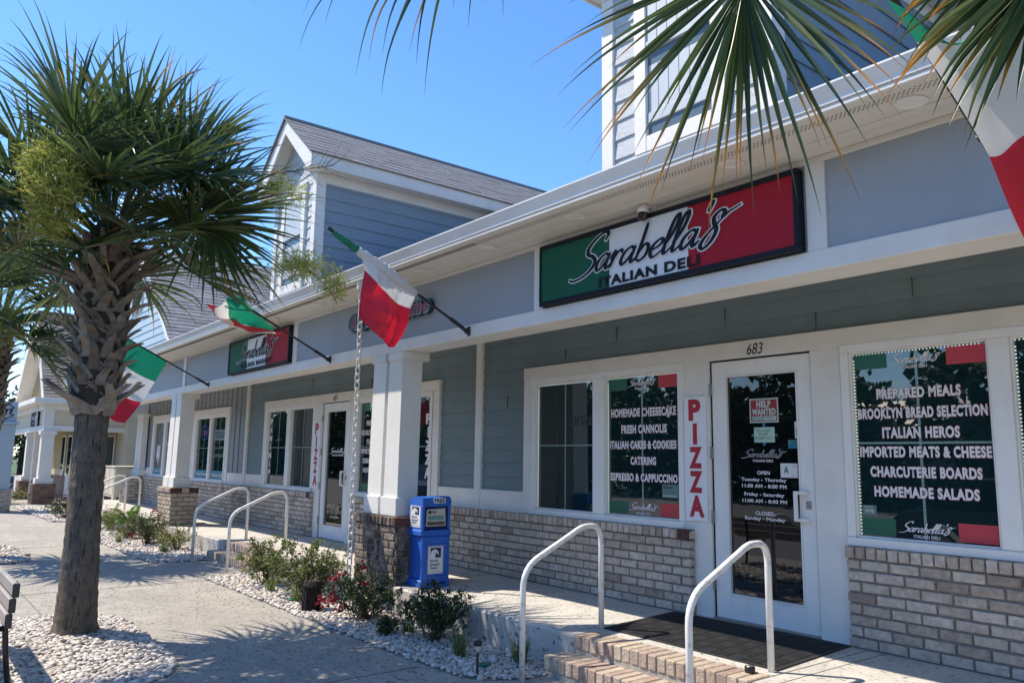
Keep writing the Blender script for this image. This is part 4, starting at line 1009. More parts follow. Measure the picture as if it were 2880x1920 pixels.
# papers inside
m = MB(); m.prism([(0, 0), (.235, 0), (.225, .175), (.01, .165)], (x1 - .030, y0 + .045, .60), Y, Z, X, .010); nb = m.build('newspaper', PAPER, t)
kw = dict(O=(x1 - .0195, y0, 0), U=(0, 1, 0), V=(0, 0, 1), N=(1, 0, 0))
MB().box(x1 - .02, x1 - .0192, y0 + .062, y0 + .255, .655, .705).build('teal_banner', TEALP, nb); MB().box(x1 - .02, x1 - .0191, y0 + .055, y0 + .27, .608, .645).build('photo_strip', pmat('photo_strip', (.09, .09, .07), .7, .3, 30), nb)
MB().box(x1 - .02, x1 - .0191, y0 + .068, y0 + .105, .723, .752).build('masthead_mark', INK, nb)
text('NORTH\nSTRAND\nNEWS', 'masthead', .112, .165, .722, .755, 0, INK, nb, .03, .001, **kw); text('"A long time coming"', 'headline', .07, .22, .685, .695, 0, INK, nb, .0, .001, **kw)
def newslabel(O, U, N, a0, a1, b0, b1, nm):
    O, U, N = Vector(O), Vector(U), Vector(N); w, h = a1 - a0, b1 - b0
    def rect(u0, u1, v0, v1, d, mat, n): m = MB(); P = [O + U * (a0 + w * u) + Z * (b0 + h * v) + N * d for u, v in ((u0, v0), (u1, v0), (u1, v1), (u0, v1))]; m.poly(P); return m.build(n, mat, t if n == nm else par)
    par = t
    par = rect(0, 1, 0, 1, .0008, NEWSW, nm)
    for u0, u1, v0, v1 in ((.03, .97, .02, .03), (.03, .97, .97, .98), (.03, .045, .03, .97), (.955, .97, .03, .97)): rect(u0, u1, v0, v1, .0012, NEWSN, 'border_line')
    rect(.16, .85, .58, .94, .0013, NEWSN, 'blue_square')
    head = crom([(.16, .58), (.18, .74), (.27, .84), (.42, .88), (.56, .86), (.66, .80), (.70, .72), (.66, .66), (.62, .74), (.52, .74), (.47, .66), (.49, .58)], 5)
    m = MB(); m.poly([O + U * (a0 + w * p.x) + Z * (b0 + h * p.y) + N * .0018 for p in head][::-1]); m.build('eagle_head', NEWSW, par)
    m = MB(); m.poly([O + U * (a0 + w * (.45 + .02 * math.cos(q))) + Z * (b0 + h * (.79 + .012 * math.sin(q))) + N * .0022 for q in np.linspace(0, 6.28, 9)[:-1]]); m.build('eye', NEWSN, par)
    k = dict(O=tuple(O), U=tuple(U), V=(0, 0, 1), N=tuple(N))
    for s_, v0, v1, u1 in (('North', .42, .53, .66), ('Strand', .28, .40, .74), ('News', .165, .27, .64)): text(s_, 'lettering', a0 + w * .15, a0 + w * u1, b0 + h * v0, b0 + h * v1, 0, NEWSN, par, .03, .0016, **k)
    text('Your FREE community newspaper', 'small_print', a0 + w * .15, a0 + w * .85, b0 + h * .07, b0 + h * .115, 0, NEWSN, par, .0, .0016, **k)
newslabel((x1 + .004, y0, 0), (0, 1, 0), (1, 0, 0), .062, .245, .135, .405, 'front_label')
newslabel((x0, y0 - .0005, 0), (1, 0, 0), (0, -1, 0), .045, .245, .585, .80, 'side_label')
m = MB(); m.prism([(0, 0), (.14, 0), (.14, .052), (0, .052)], (x1 + .0035, y0 + .115, .828), Y, Z, X, .001); m.build('free_sticker', NEWSW, t)
text('FREE', 'lettering', .125, .245, .835, .873, 0, BLACKL, t, .04, .0055, O=(x1, y0, 0), U=(0, 1, 0), V=(0, 0, 1), N=(1, 0, 0))

# ------------------------------------------------------------------ bench (backrest seen from its end)
t = thing('park_bench', 'tan slatted bench with dark metal frame at the left edge', 'bench', (-2.7, -5.05, GZ))
bx1 = -1.68; bx0 = -3.4
for i in range(3):
    z = .455 - i * .092; yy = -4.865 - i * .012
    m = MB(); m.bbox(bx0, bx1 - .012, yy - .017, yy + .017, z - .082, z, .008); s_ = m.build('back_slat', SLAT, t)
    m = MB(); m.bbox(bx1 - .012, bx1, yy - .020, yy + .020, z - .086, z + .004, .006); m.build('slat_end', SLATEND, s_)
for i in range(4):
    m = MB(); yy = -4.95 - i * .105; m.bbox(bx0, bx1, yy - .09, yy, .155 - .006 * i, .19 - .006 * i, .008); m.build('seat_slat', SLAT, t)
for xx in (bx1 - .25, bx0 + .25):
    m = MB(); m.tube([(xx, -4.82, GZ), (xx, -4.86, .0), (xx, -4.875, .16), (xx, -4.845, .44)], .018, 8); m.tube([(xx, -5.30, GZ), (xx, -5.33, .0), (xx, -5.28, .14), (xx, -4.875, .145)], .018, 8); m.build('frame', BLACKM, t, True)

# ------------------------------------------------------------------ pebble beds
bmx = bmesh.new(); bmesh.ops.create_icosphere(bmx, subdivisions=2, radius=1); bmx.verts.ensure_lookup_table()
ICO_V = np.array([v.co[:] for v in bmx.verts]); ICO_F = np.array([[v.index for v in f.verts] for f in bmx.faces]); bmx.free()
bmx = bmesh.new(); bmesh.ops.create_icosphere(bmx, subdivisions=1, radius=1); bmx.verts.ensure_lookup_table()
IC1_V = np.array([v.co[:] for v in bmx.verts]); IC1_F = np.array([[v.index for v in f.verts] for f in bmx.faces]); bmx.free()
def inside(poly, x, y):
    c = False; j = len(poly) - 1
    for i in range(len(poly)):
        (xi, yi), (xj, yj) = poly[i], poly[j]
        if (yi > y) != (yj > y) and x < (xj - xi) * (y - yi) / (yj - yi) + xi: c = not c
        j = i
    return c
def pebbles(name, poly, pitch, hi=True, height=lambda x, y: 0.):
    VV, FF = (ICO_V, ICO_F) if hi else (IC1_V, IC1_F)
    xs = [p[0] for p in poly]; ys = [p[1] for p in poly]; pts = []
    yv = min(ys)
    while yv < max(ys):
        xv = min(xs)
        while xv < max(xs):
            px, py = xv + rnd.uniform(-.5, .5) * pitch, yv + rnd.uniform(-.5, .5) * pitch
            if inside(poly, px, py): pts.append((px, py))
            xv += pitch
        yv += pitch * .9
    n = len(pts); vs = np.empty((n, len(VV), 3), np.float32); tone = np.empty((n, len(VV)), np.float32)
    for i, (px, py) in enumerate(pts):
        s = pitch * rnd.lognormvariate(-.48, .22); sc = np.array([s * rnd.uniform(.85, 1.35), s * rnd.uniform(.7, 1.0), s * rnd.uniform(.45, .7)])
        a = rnd.uniform(0, 6.28); tl = rnd.uniform(-.5, .5)
        c, d = math.cos(a), math.sin(a); ct, st = math.cos(tl), math.sin(tl)
        p = VV * sc; p = p * (1 + .12 * np.sin(VV[:, [1, 2, 0]] * 2.3 + a * 5))
        p = np.stack([p[:, 0] * ct + p[:, 2] * st, p[:, 1], -p[:, 0] * st + p[:, 2] * ct], 1)
        p = np.stack([p[:, 0] * c - p[:, 1] * d, p[:, 0] * d + p[:, 1] * c, p[:, 2]], 1)
        vs[i] = p + np.array([px, py, GZ + .012 + rnd.uniform(-.006, .012) + height(px, py)]); tone[i] = rnd.random()
    fs = (FF[None] + (np.arange(n) * len(VV))[:, None, None]).reshape(-1, 3)
    me = bpy.data.meshes.new(name); me.vertices.add(n * len(VV)); me.vertices.foreach_set('co', vs.ravel())
    nf = len(fs); me.loops.add(nf * 3); me.loops.foreach_set('vertex_index', fs.ravel().astype(np.int32))
    me.polygons.add(nf); me.polygons.foreach_set('loop_start', np.arange(0, nf * 3, 3, dtype=np.int32)); me.polygons.foreach_set('use_smooth', np.ones(nf, bool))
    at = me.attributes.new('tone', 'FLOAT', 'POINT'); at.data.foreach_set('value', tone.ravel()); me.materials.append(PEBBLE); me.update(); me.validate()
    o = bpy.data.objects.new(name, me); COL.objects.link(o); struct(o, 'stuff')
    b = MB(); b.poly([(x, y, GZ + .004) for x, y in poly]); struct(b.build('bed_soil', MORTAR))
NEARB = [(-6.32, -2.02), (-6.2, -2.27), (-1.6, -2.25), (-.62, -2.2), (-.42, -2.12), (-.27, -1.86), (-.24, -1.44), (-6.3, -1.44)]
pebbles('pebble_bed', NEARB, .032)
FARB = [(-14.1, -2.2), (-11.6, -2.5), (-8.15, -2.46), (-7.95, -2.0), (-7.99, -1.44), (-14.2, -1.44)]
pebbles('pebble_bed', FARB, .05, False)
PALMB = [(-4.5, -5.4), (-4.55, -4.3), (-4.3, -3.9), (-3.95, -3.72), (-2.4, -3.70), (-2.05, -3.74), (-1.82, -3.86), (-1.66, -4.05), (-1.6, -4.4), (-1.7, -5.4)]
pebbles('pebble_bed', PALMB, .034, True, lambda x, y: .05 * max(0, 1 - math.hypot(x + 3.38, y + 4.2) / 1.2))
P2B = [(-11.3, -4.6), (-11.4, -3.95), (-10.9, -3.78), (-9.6, -3.76), (-9.15, -3.84), (-8.95, -4.05), (-8.95, -4.7)]
pebbles('pebble_bed', P2B, .055, False)
LEFTB = [(-22.5, -2.6), (-16.4, -2.5), (-16.2, -2.0), (-16.2, -1.44), (-22.5, -1.44)]
pebbles('pebble_bed', LEFTB, .07, False)

# ------------------------------------------------------------------ plants
def leafquad(m, p, d, up, ln, wd, tip=0.):
    d = d.normalized(); s = d.cross(up)
    if s.length < 1e-4: s = d.orthogonal()
    s.normalize(); n = s.cross(d)
    a = m.V(p, tip); b = m.V(p + d * ln * .5 + s * wd * .5 + n * wd * .12, tip); c = m.V(p + d * ln - n * ln * .12, tip); e = m.V(p + d * ln * .5 - s * wd * .5 + n * wd * .12, tip)
    m.F(a, b, c); m.F(a, c, e)
def rv(r=1.): return Vector((rnd.gauss(0, r), rnd.gauss(0, r), rnd.gauss(0, r)))
def rose_bush(x, y, w, h, label, dark, blooms=(), n=34, leaves=80, z=GZ + .01, dry=0., lsz=1.):
    t = thing('rose_bush', label, 'bush', (x, y, z), 'rose bushes in the pebble beds')
    st = MB(); lf = MB()
    for i in range(n):
        a = rnd.uniform(0, 6.283); rr = math.sqrt(rnd.random()); tip = Vector((x + w * rr * math.cos(a), y + w * .8 * rr * math.sin(a), z + h * (.45 + .55 * rnd.random()) * (1.08 - .45 * rr * rr)))
        b = Vector((x + rnd.gauss(0, .04), y + rnd.gauss(0, .04), z)); mid = b.lerp(tip, .5) + Vector((0, 0, h * .08)) + rv(.02)
        pts = crom([b, mid, tip], 5); st.tube(pts, [.0055 * (1 - .75 * k / (len(pts) - 1)) for k in range(len(pts))], 4, False)
        subs = [pts]
        for q in range(4):
            k = rnd.randint(4, len(pts) - 1); d = (rv(1) + Vector((math.cos(a), math.sin(a), .7))).normalized() * rnd.uniform(.06, .16) * h * 2
            sp = [pts[k], pts[k] + d * .5 + rv(.008), pts[k] + d]; st.tube(sp, [.0025, .0018, .001], 3, False); subs.append(sp)
        for q in range(leaves):
            sp = rnd.choice(subs); k = rnd.uniform(.35 if sp is pts else .1, 1) * (len(sp) - 1); i0 = min(len(sp) - 2, int(k)); p = sp[i0].lerp(sp[i0 + 1], k - i0)
            lf.tone = min(1, max(0, rnd.gauss(.45, .25))) if rnd.random() > dry else 1.
            s = rnd.uniform(.022, .040) * lsz
            leafquad(lf, p + rv(.008), rv() + Z * .3 + (p - Vector((x, y, z + h * .4))) * 2, rv(.5) + Z, s, s * .62)
    st.build('branches', STEM, t); lf.build('foliage', LEAFD if dark else LEAFR, t)
    for bx, by, bz, br, nb in blooms:
        m = MB()
        for q in range(nb):
            c = Vector((x + bx, y + by, z + bz)) + rv(br * .5); r = rnd.uniform(.015, .024)
            for k in range(9):
                m.tone = rnd.random(); d = rv().normalized(); d.z = abs(d.z) * .8; sd_ = d.orthogonal().normalized(); u = d.cross(sd_)
                A = c + d * r * .3; m.quad(A - sd_ * r * .5, A + d * r * .5 - u * r * .55, A + sd_ * r * .6 + d * r * .7, A + d * r * .5 + u * r * .55)
        m.build('bloom', ROSE, t)
    return t
rose_bush(-5.25, -1.80, .46, .52, 'yellowish green bush at the left tip of the bed by the rail', False, (), 40, 90, dry=.12)
rose_bush(-4.40, -1.74, .54, .62, 'light green bush with one small red bud beside the black stump', False, [(.08, -.1, .46, .012, 1)], 50, 95, dry=.06)
rose_bush(-2.72, -1.86, .42, .47, 'dark leaved rose bush with crimson blooms under the rain chain', True,
          [(-.40, -.12, .30, .07, 14), (-.24, -.12, .42, .06, 9), (-.05, -.02, .48, .06, 10), (-.02, -.34, .22, .07, 14), (.12, -.30, .15, .06, 9), (-.30, -.28, .16, .06, 11), (.2, -.1, .36, .04, 5)], 44, 80)
rose_bush(-1.60, -1.76, .34, .48, 'dark green bush without flowers in the pebbles near the liriope clumps', True, (), 44, 80)
rose_bush(-2.02, -1.98, .14, .16, 'low straggly dark shrub between two rose bushes', True, (), 14, 40, dry=.1)
rose_bush(-9.45, -1.72, .42, .42, 'thin half bare bush at the foot of the far concrete porch', False, (), 30, 34, dry=.4, lsz=1.15)
rose_bush(-10.45, -1.9, .5, .52, 'bush with red blooms in front of the tan brick pedestal', True, [(-.2, .1, .54, .07, 12), (.05, -.25, .2, .05, 5), (-.42, .05, .3, .05, 6), (-.3, -.1, .38, .04, 4)], 44, 46, dry=.15, lsz=1.15)
rose_bush(-11.6, -2.0, .45, .45, 'olive green bush just right of the sago plant', False, (), 34, 40, dry=.1, lsz=1.15)
rose_bush(-13.6, -1.85, .5, .48, 'pale brown bush beside the far handrail', False, (), 34, 40, dry=.35, lsz=1.2)
rose_bush(-17.3, -2.1, .6, .55, 'rose bush with red blooms left of the palm trunk', True, [(-.5, -.1, .42, .08, 14), (-.55, -.2, .2, .08, 10), (-.15, 0, .5, .07, 8), (.1, .1, .46, .06, 6)], 44, 46, dry=.1, lsz=1.3)
rose_bush(-24.3, -2.6, .8, .5, 'dry brown and lime bush before the cream shop', False, (), 40, 40, dry=.45, lsz=1.6)

def clump(x, y, h, n, label, sp=.6):
    t = thing('liriope_clump', label, 'grass clump', (x, y, GZ), 'striped grass clumps in the pebble beds')
    m = MB()
    for i in range(n):
        a = rnd.uniform(0, 6.283); out = rnd.uniform(.15, sp) * h; hh = h * rnd.uniform(.55, 1.1); m.tone = rnd.random(); p0 = Vector((x + rnd.gauss(0, .025), y + rnd.gauss(0, .025), GZ))
        d = Vector((math.cos(a), math.sin(a), 0)); s = Vector((-d.y, d.x, 0)); prev = None
        for k in range(6):
            f = k / 5; q = p0 + d * out * f ** 1.7 + Z * hh * (1.35 * f - .5 * f * f) ; w = .0045 * (1 - f) ** .6 + .0006
            e = (m.V(q - s * w), m.V(q + s * w))
            if prev: m.F(prev[0], prev[1], e[1], e[0])
            prev = e
    m.build('blades', LIRI, t)
clump(-1.02, -1.90, .23, 80, 'striped grass clump beneath the dark green bush without flowers'); clump(-.58, -1.66, .25, 90, 'striped grass clump beside the handrail post of door 683')
clump(-1.98, -1.80, .17, 45, 'pale grass clump left of the dark green bush'); clump(-4.72, -1.98, .2, 50, 'pale grass clump at the foot of the two light green bushes')
clump(-3.95, -1.98, .22, 60, 'arching grass clump touching the black stump', .9); clump(-9.1, -2.0, .26, 60, 'grass clump in the far bed by the rail post'); clump(-11.0, -2.25, .22, 50, 'small grass clump in front of the blooming far bush')

t = thing('sago_plant', 'bright green sago plant between the far handrail and the brick pedestal', 'plant', (-12.45, -1.75, GZ))
m = MB()
for i in range(16):
    a = i * 2.4; el = R(rnd.uniform(12, 62)); d = Vector((math.cos(a) * math.cos(el), math.sin(a) * math.cos(el), math.sin(el))); p = Vector((-12.45, -1.75, GZ + .2)); L_ = rnd.uniform(.5, .66); pts = []
    for k in range(11): pts.append(p.copy()); p = p + d * L_ / 10; d.z -= .11; d.normalize()
    m.tone = rnd.random(); m.tube(pts, .005, 4, False)
    for k in range(40):
        f = 1 + k / 40 * 8.9; i0 = int(f); q = pts[i0].lerp(pts[min(10, i0 + 1)], f - i0); dd = (pts[min(10, i0 + 1)] - pts[i0]).normalized(); s = dd.cross(Z).normalized(); w = .13 * math.sin(math.pi * (.12 + .85 * k / 40))
        for sg in (-1, 1): leafquad(m, q, s * sg + dd * .6 + Z * .3, Z, w, .012)
m.build('fronds', SAGO, t); m = MB(); m.lathe((-12.45, -1.75, GZ), [(.07, 0), (.09, .1), (.05, .22)], 12); m.build('trunk', BOOT, t)
o = MB()
bmx = ICO_V.copy(); 
m = MB()
for v in ICO_V: m.V((-13.4 + v[0] * .28 * (1 + .1 * math.sin(5 * v[1])), -1.62 + v[1] * .22, GZ + .08 + v[2] * .26 * (1 + .08 * math.sin(7 * v[0]))))
for f in ICO_F: m.F(*f)
tag(struct(m.build('boulder', ROCK, None, True), 'thing'), 'pale rounded boulder behind the sago plant', 'rock')
t = thing('stump', 'squat black fibrous plant stump in the pebbles beside light green bush', 'stump', (-3.45, -2.06, GZ))
m = MB(); m.lathe((-3.45, -2.06, GZ - .01), [(.08, 0), (.095, .06), (.09, .16), (.095, .26), (.06, .31)], 18, .06); m.build('core', STUMP, t)
m = MB()
for i in range(260):
    a = rnd.uniform(0, 6.283); h = rnd.uniform(.0, .31); p = Vector((-3.45 + .09 * math.cos(a), -2.06 + .09 * math.sin(a), GZ + h)); d = Vector((math.cos(a), math.sin(a), rnd.uniform(.3, 1.2))) * rnd.uniform(.02, .05 + .03 * (h > .26)); m.tube([p, p + d], [.004, .001], 3, False)
m.build('fibres', STUMP, t)
def lid(x, y, label):
    m = MB(); m.lathe((x, y, GZ + .03), [(.045, 0), (.05, .006), (.048, .014), (.03, .017)], 20); tag(m.build('irrigation_lid', PLASTG, None, True), label, 'lid')
lid(-.66, -1.93, 'round green plastic lid lying in the pebbles behind the garden light'); lid(-4.02, -2.02, 'green plastic lid beside the black stump')
t = thing('garden_light', 'small black stake solar light at the edge of the pebble bed', 'garden light', (-.52, -2.10, GZ))
m = MB(); m.tube([(-.52, -2.10, GZ), (-.52, -2.10, -.10)], .0085, 10); m.build('stake', BLACKM, t); m = MB(); m.lathe((-.52, -2.10, -.10), [(.008, 0), (.016, .01), (.022, .045), (.022, .05)], 14); m.build('lens', CLEAR, t, True)
m = MB(); m.lathe((-.52, -2.10, -.05), [(.024, -.004), (.030, 0), (.030, .026), (.027, .030)], 18); m.build('cap', BLACKM, t, True)

# ------------------------------------------------------------------ sabal palms
def blade(m, hub, a, b, nrm, L_, nseg, spread, droop, wmax, tips=.0, rr=rnd, K=9):
    for i in range(nseg):
        s0, s1 = spread if isinstance(spread, tuple) else (-spread, spread); th = s0 + (s1 - s0) * (i + rr.uniform(-.45, .45)) / (nseg - 1)
        d = (a * math.cos(th) + b * math.sin(th) + nrm * (.42 * abs(math.sin(th)) + rr.uniform(-.10, .14))).normalized()
        ln = L_ * (.62 + .38 * math.cos(th * .55)) * rr.uniform(.72, 1.12)
        p = hub + a * (.16 * L_ * max(0, math.cos(th)) ** 2) + d * .02; m.tone = min(1, max(0, rr.gauss(.42, .24))); prev = None; yel = rr.random() < tips; dr = droop * rr.uniform(.5, 1.7)
        kink = rr.uniform(.5, .75); kd = rv(.12) + Vector((0, 0, -rr.uniform(.2, .8)))
        for k in range(K + 1):
            f = k / K; s = d.cross(nrm); s = s.normalized() if s.length > 1e-3 else b; n2 = s.cross(d)
            w = wmax * (min(1, .22 + f * 2.6) * (1. if f < .36 else ((1 - f) / .64) ** 1.15) + .03) * .55
            tp = (max(0, f - .42) / .58) if yel else (max(0, f - .80) * 1.6)
            q = (m.V(p - s * w + n2 * w * .45, tp), m.V(p - n2 * w * .35, tp), m.V(p + s * w + n2 * w * .45, tp))
            if prev: m.F(prev[0], prev[1], q[1], q[0]); m.F(prev[1], prev[2], q[2], q[1])
            prev = q; p = p + d * ln / K; d = d + Vector((0, 0, -dr * f * f * 1.1)) / K * 4
            if f > kink: d = d + kd * (.5 / K * 4) * droop * 2
            d.normalize()
def frond(base, hub, L_, par, nseg=42, spread=R(150), droop=.25, wmax=.034, tips=.05, up=None, name='frond', sag=.10):
    ax = (hub - base); mid = base.lerp(hub, .5) + Vector((0, 0, sag * ax.length)); pts = crom([base, mid, hub], 6); m = MB(); m.tone = .55
    m.tube(pts, [.020 - .009 * k / (len(pts) - 1) for k in range(len(pts))], 6, False)
    a = (pts[-1] - pts[-3]).normalized(); u = up or Z; b = a.cross(u); b = b.normalized() if b.length > .05 else a.orthogonal().normalized(); nrm = b.cross(a).normalized()
    cst = [hub + a * L_ * f + Vector((0, 0, -.35 * droop * L_ * f * f)) for f in np.linspace(0, .45, 5)]; m.tube(cst, [.010, .009, .007, .004, .002], 5, False)
    blade(m, hub, a, b, nrm, L_, nseg, spread, droop, wmax, tips)
    m.build(name, PALMG, par)
def strap(m, o, e, s_, r, path, ws, th):
    pr = None
    for (u, v, w_), wd in zip(path, ws):
        a = u / max(r, .1); ee = e * math.cos(a) + s_ * math.sin(a); ss = s_ * math.cos(a) - e * math.sin(a)   # follow the round trunk
        c = o + Z * v + ee * (r + w_)
        q = [m.V(c - ss * wd - ee * th), m.V(c - ss * wd * .7 + ee * th), m.V(c + ss * wd * .7 + ee * th), m.V(c + ss * wd - ee * th)]
        if pr:
            for k in range(4): m.F(pr[k], pr[(k + 1) % 4], q[(k + 1) % 4], q[k])
        else: m.F(*q[::-1])
        pr = q
    m.F(*pr)
def boots(t, cx, cy, z0, z1, r0, r1, n, ang0=0.):
    cols = 9; rows_ = n // cols
    for i in range(rows_ * cols):
        row, col = divmod(i, cols); f = row / (rows_ - 1); z = z0 + (z1 - z0) * f + rnd.uniform(-.025, .025); a = ang0 + 2 * math.pi * (col + .5 * (row % 2)) / cols + rnd.uniform(-.10, .10); r = r0 + (r1 - r0) * f
        o = Vector((cx, cy, z)); e = Vector((math.cos(a), math.sin(a), 0)); s_ = Vector((-math.sin(a), math.cos(a), 0)); m = MB(); m.tone = rnd.random()
        wb = rnd.uniform(.15, .19); out = rnd.uniform(.06, .13) + .14 * f; sk = rnd.uniform(-.05, .05); h = rnd.uniform(.12, .16); L_ = h + rnd.uniform(.04, .10) + .05 * f
        for sg in (-1, 1):
            m.tone = min(1, max(0, m.tone + rnd.uniform(-.2, .2)))
            strap(m, o, e, s_, r, [(sg * wb, -.08, -.008), (sg * wb * .62 + sk * .3, .01, .014 + .006 * sg), (sg * wb * .2 + sk * .7, h * .72, .034 + .006 * sg)], [.030, .036, .033], .010)
        strap(m, o, e, s_, r, [(sk * .6, h * .5, .03), (sk, h, .05), (sk * 1.3, h + (L_ - h) * .6, .05 + out * .55), (sk * 1.5, L_, .05 + out)], [.048, .046, .036, rnd.uniform(.022, .036)], .012)
        m.build('leaf_base', BOOT, t)
def wisps(m, c, rad, n, ln, drop=.5):
    for i in range(n):
        d0 = rv(); d0.normalize(); r = rnd.random() ** .8; p = c + Vector((d0.x * rad[0] * r, d0.y * rad[1] * r, d0.z * rad[2] * r)); m.tone = rnd.random()
        d = (rv(.8) + Vector((d0.x, d0.y, -.15)) * .9).normalized(); s = d.orthogonal().normalized(); l = ln * rnd.uniform(.5, 1.3); prev = None
        for k in range(4):
            w = .0038 * (1 - k / 5); q = (m.V(p - s * w), m.V(p + s * w))
            if prev: m.F(prev[0], prev[1], q[1], q[0])
            prev = q; p = p + d * l / 3; d = (d + rv(.28) + Vector((0, 0, -.1 * drop))).normalized()
        if i % 2 == 0:
            for q_ in range(3):
                pp = p - d * l * rnd.uniform(.1, .9); dd = (d + rv(.8)).normalized(); ss = dd.orthogonal().normalized(); m.F(m.V(pp - ss * .004), m.V(pp + ss * .004), m.V(pp + dd * l * .5))

P1C = Vector((-3.50, -4.20, 3.25))
pm = thing('palm_tree', 'large palm with criss-cross boots growing from the pebble bed at left', 'palm', (-3.38, -4.2, GZ), 'palms along the pavement')
m = MB(); prof = []; n = 60
for i in range(n + 1):
    f = i / n; z = f * 1.95; r = .134 + .070 * math.exp(-z * 6) + .012 * math.exp(-((z - .5) / .4) ** 2) + .003 * math.sin(z * 31) * math.sin(z * 11) + .003 * math.sin(z * 70); prof.append((r, z))
rings = []
for r, z in prof:
    cx = -3.39 - .11 * z / 1.95; rings.append([m.V((cx + r * (1 + .03 * math.sin(k * 1.9 + z * 3) + .02 * math.sin(k * 5 + z * 7)) * math.cos(2 * math.pi * k / 28), -4.2 + r * (1 + .03 * math.sin(k * 2.3 + z * 2)) * math.sin(2 * math.pi * k / 28), GZ - .02 + z)) for k in range(28)])
for i in range(n):
    for k in range(28): m.F(rings[i][k], rings[i][(k + 1) % 28], rings[i + 1][(k + 1) % 28], rings[i + 1][k])
m.build('trunk', TRUNK, pm, True)
m = MB(); m.lathe((-3.50, -4.2, 1.62), [(.15, 0), (.19, .1), (.20, .8), (.22, 1.3), (.16, 1.65), (.05, 1.8)], 24, .05); m.build('boot_core', CORE, pm, True)
boots(pm, -3.50, -4.2, 1.78, 3.0, .165, .20, 90)
for k in range(18):
    a = k * 2.4 + .3; e = Vector((math.cos(a), math.sin(a), 0)); b = V3(-3.5, -4.2, rnd.uniform(2.75, 3.15)) + e * .17; l = rnd.uniform(.28, .5); m = MB(); m.tone = rnd.random(); c_ = crom([b, b + e * l * .5 + Z * l * .22, b + e * l + Z * l * rnd.uniform(.2, .5)], 4); m.tube(c_, [.034 - .018 * q / (len(c_) - 1) for q in range(len(c_))], 5); m.build('old_stalk', BOOT, pm)
m = MB(); m.tone = .7; rg = []
for zz, rr_ in ((1.615, .150), (1.635, .175), (1.68, .178), (1.72, .150)):
    rg.append([m.V((-3.5 + (rr_ + rnd.uniform(-.012, .014)) * math.cos(k * .2618), -4.2 + (rr_ + rnd.uniform(-.012, .014)) * math.sin(k * .2618), zz + rnd.uniform(-.022, .022))) for k in range(24)])
for i in range(3):
    for k in range(24): m.F(rg[i][k], rg[i][(k + 1) % 24], rg[i + 1][(k + 1) % 24], rg[i + 1][k])
m.build('collar', BOOT, pm)
for k in range(9):
    a = k * .7 + .2; e = Vector((math.cos(a), math.sin(a), 0)); s_ = Vector((-math.sin(a), math.cos(a), 0)); m = MB(); m.tone = rnd.random(); sk = rnd.uniform(-.12, .12); o_ = rnd.uniform(.10, .24)
    strap(m, V3(-3.5, -4.2, 1.68 + rnd.uniform(-.02, .05)), e, s_, .165, [(0, -.05, -.01), (sk * .4, .04, .03), (sk, .12, .05 + o_ * .5), (sk * 1.3, .17 + rnd.uniform(0, .06), .05 + o_)], [.075, .066, .05, .03], .013); m.build('leaf_base', BOOT, pm)
# crown
nf = 37
for i in range(nf):
    f = i / (nf - 1); az = i * 2.39996 + 1.1; el = R(86 - 104 * f ** .9) + R(rnd.uniform(-6, 6))
    d = Vector((math.cos(az) * math.cos(el), math.sin(az) * math.cos(el), math.sin(el)))
    base = P1C + Vector((math.cos(az) * .12, math.sin(az) * .12, .22 - .35 * f)); pl = .55 + .25 * math.sin(f * 3.1) + rnd.uniform(-.08, .08)
    frond(base, base + d * pl, rnd.uniform(.78, .95) * (1.06 if f < .35 else 1), pm, 42, R(145), .36 + .40 * f, .036, .07)
def fanleaf(par, crown, hub, axis, L_, nseg, spread, droop, wmax, tips, face, K=10):
    a = Vector(axis).normalized(); n_ = Vector(face); n_ = (n_ - a * n_.dot(a)).normalized(); b = n_.cross(a).normalized(); hub = Vector(hub); m = MB(); m.tone = .5
    pts = crom([crown + (hub - crown) * .05, crown.lerp(hub, .55) + V3(0, 0, .14), hub - a * .12 + V3(0, 0, .02), hub], 6); m.tube(pts, [.022 - .011 * k / (len(pts) - 1) for k in range(len(pts))], 6, False)
    cst = [hub + a * L_ * f for f in np.linspace(0, .3, 4)]; m.tube(cst, [.011, .009, .006, .002], 5, False)
    blade(m, hub, a, b, n_, L_, nseg, spread, droop, wmax, tips, rnd, K); m.build('frond', PALMG, par)
fanleaf(pm, P1C, (-2.98, -3.56, 3.50), (.40, .50, -.78), 1.02, 72, 2.2, .19, .037, .04, (.8, -.45, .35))
fanleaf(pm, P1C, (-2.75, -3.75, 3.72), (.6, .5, -.15), .85, 46, 1.9, .24, .046, .03, (.6, -.5, .7))
fanleaf(pm, P1C, (-3.45, -5.1, 3.4), (-.3, -.75, -.6), .9, 46, 2.0, .32, .046, .05, (.8, -.3, .5))
fanleaf(pm, P1C, (-2.85, -4.45, 3.62), (.75, -.1, -.7), .75, 40, 1.9, .32, .044, .05, (.6, -.3, .75))
fanleaf(pm, P1C, (-3.2, -3.75, 3.9), (.3, .5, .6), .95, 44, 1.8, .32, .046, .03, (.7, -.6, .3))
m = MB(); wisps(m, V3(-2.62, -4.80, 3.52), (.24, .14, .15), 1000, .14); wisps(m, V3(-2.48, -4.79, 3.30), (.17, .14, .20), 950, .14); wisps(m, V3(-2.56, -4.80, 3.06), (.13, .12, .16), 450, .13); wisps(m, V3(-2.75, -4.8, 3.62), (.14, .12, .08), 220, .12); m.build('flower_cluster', FLOWERY, pm)
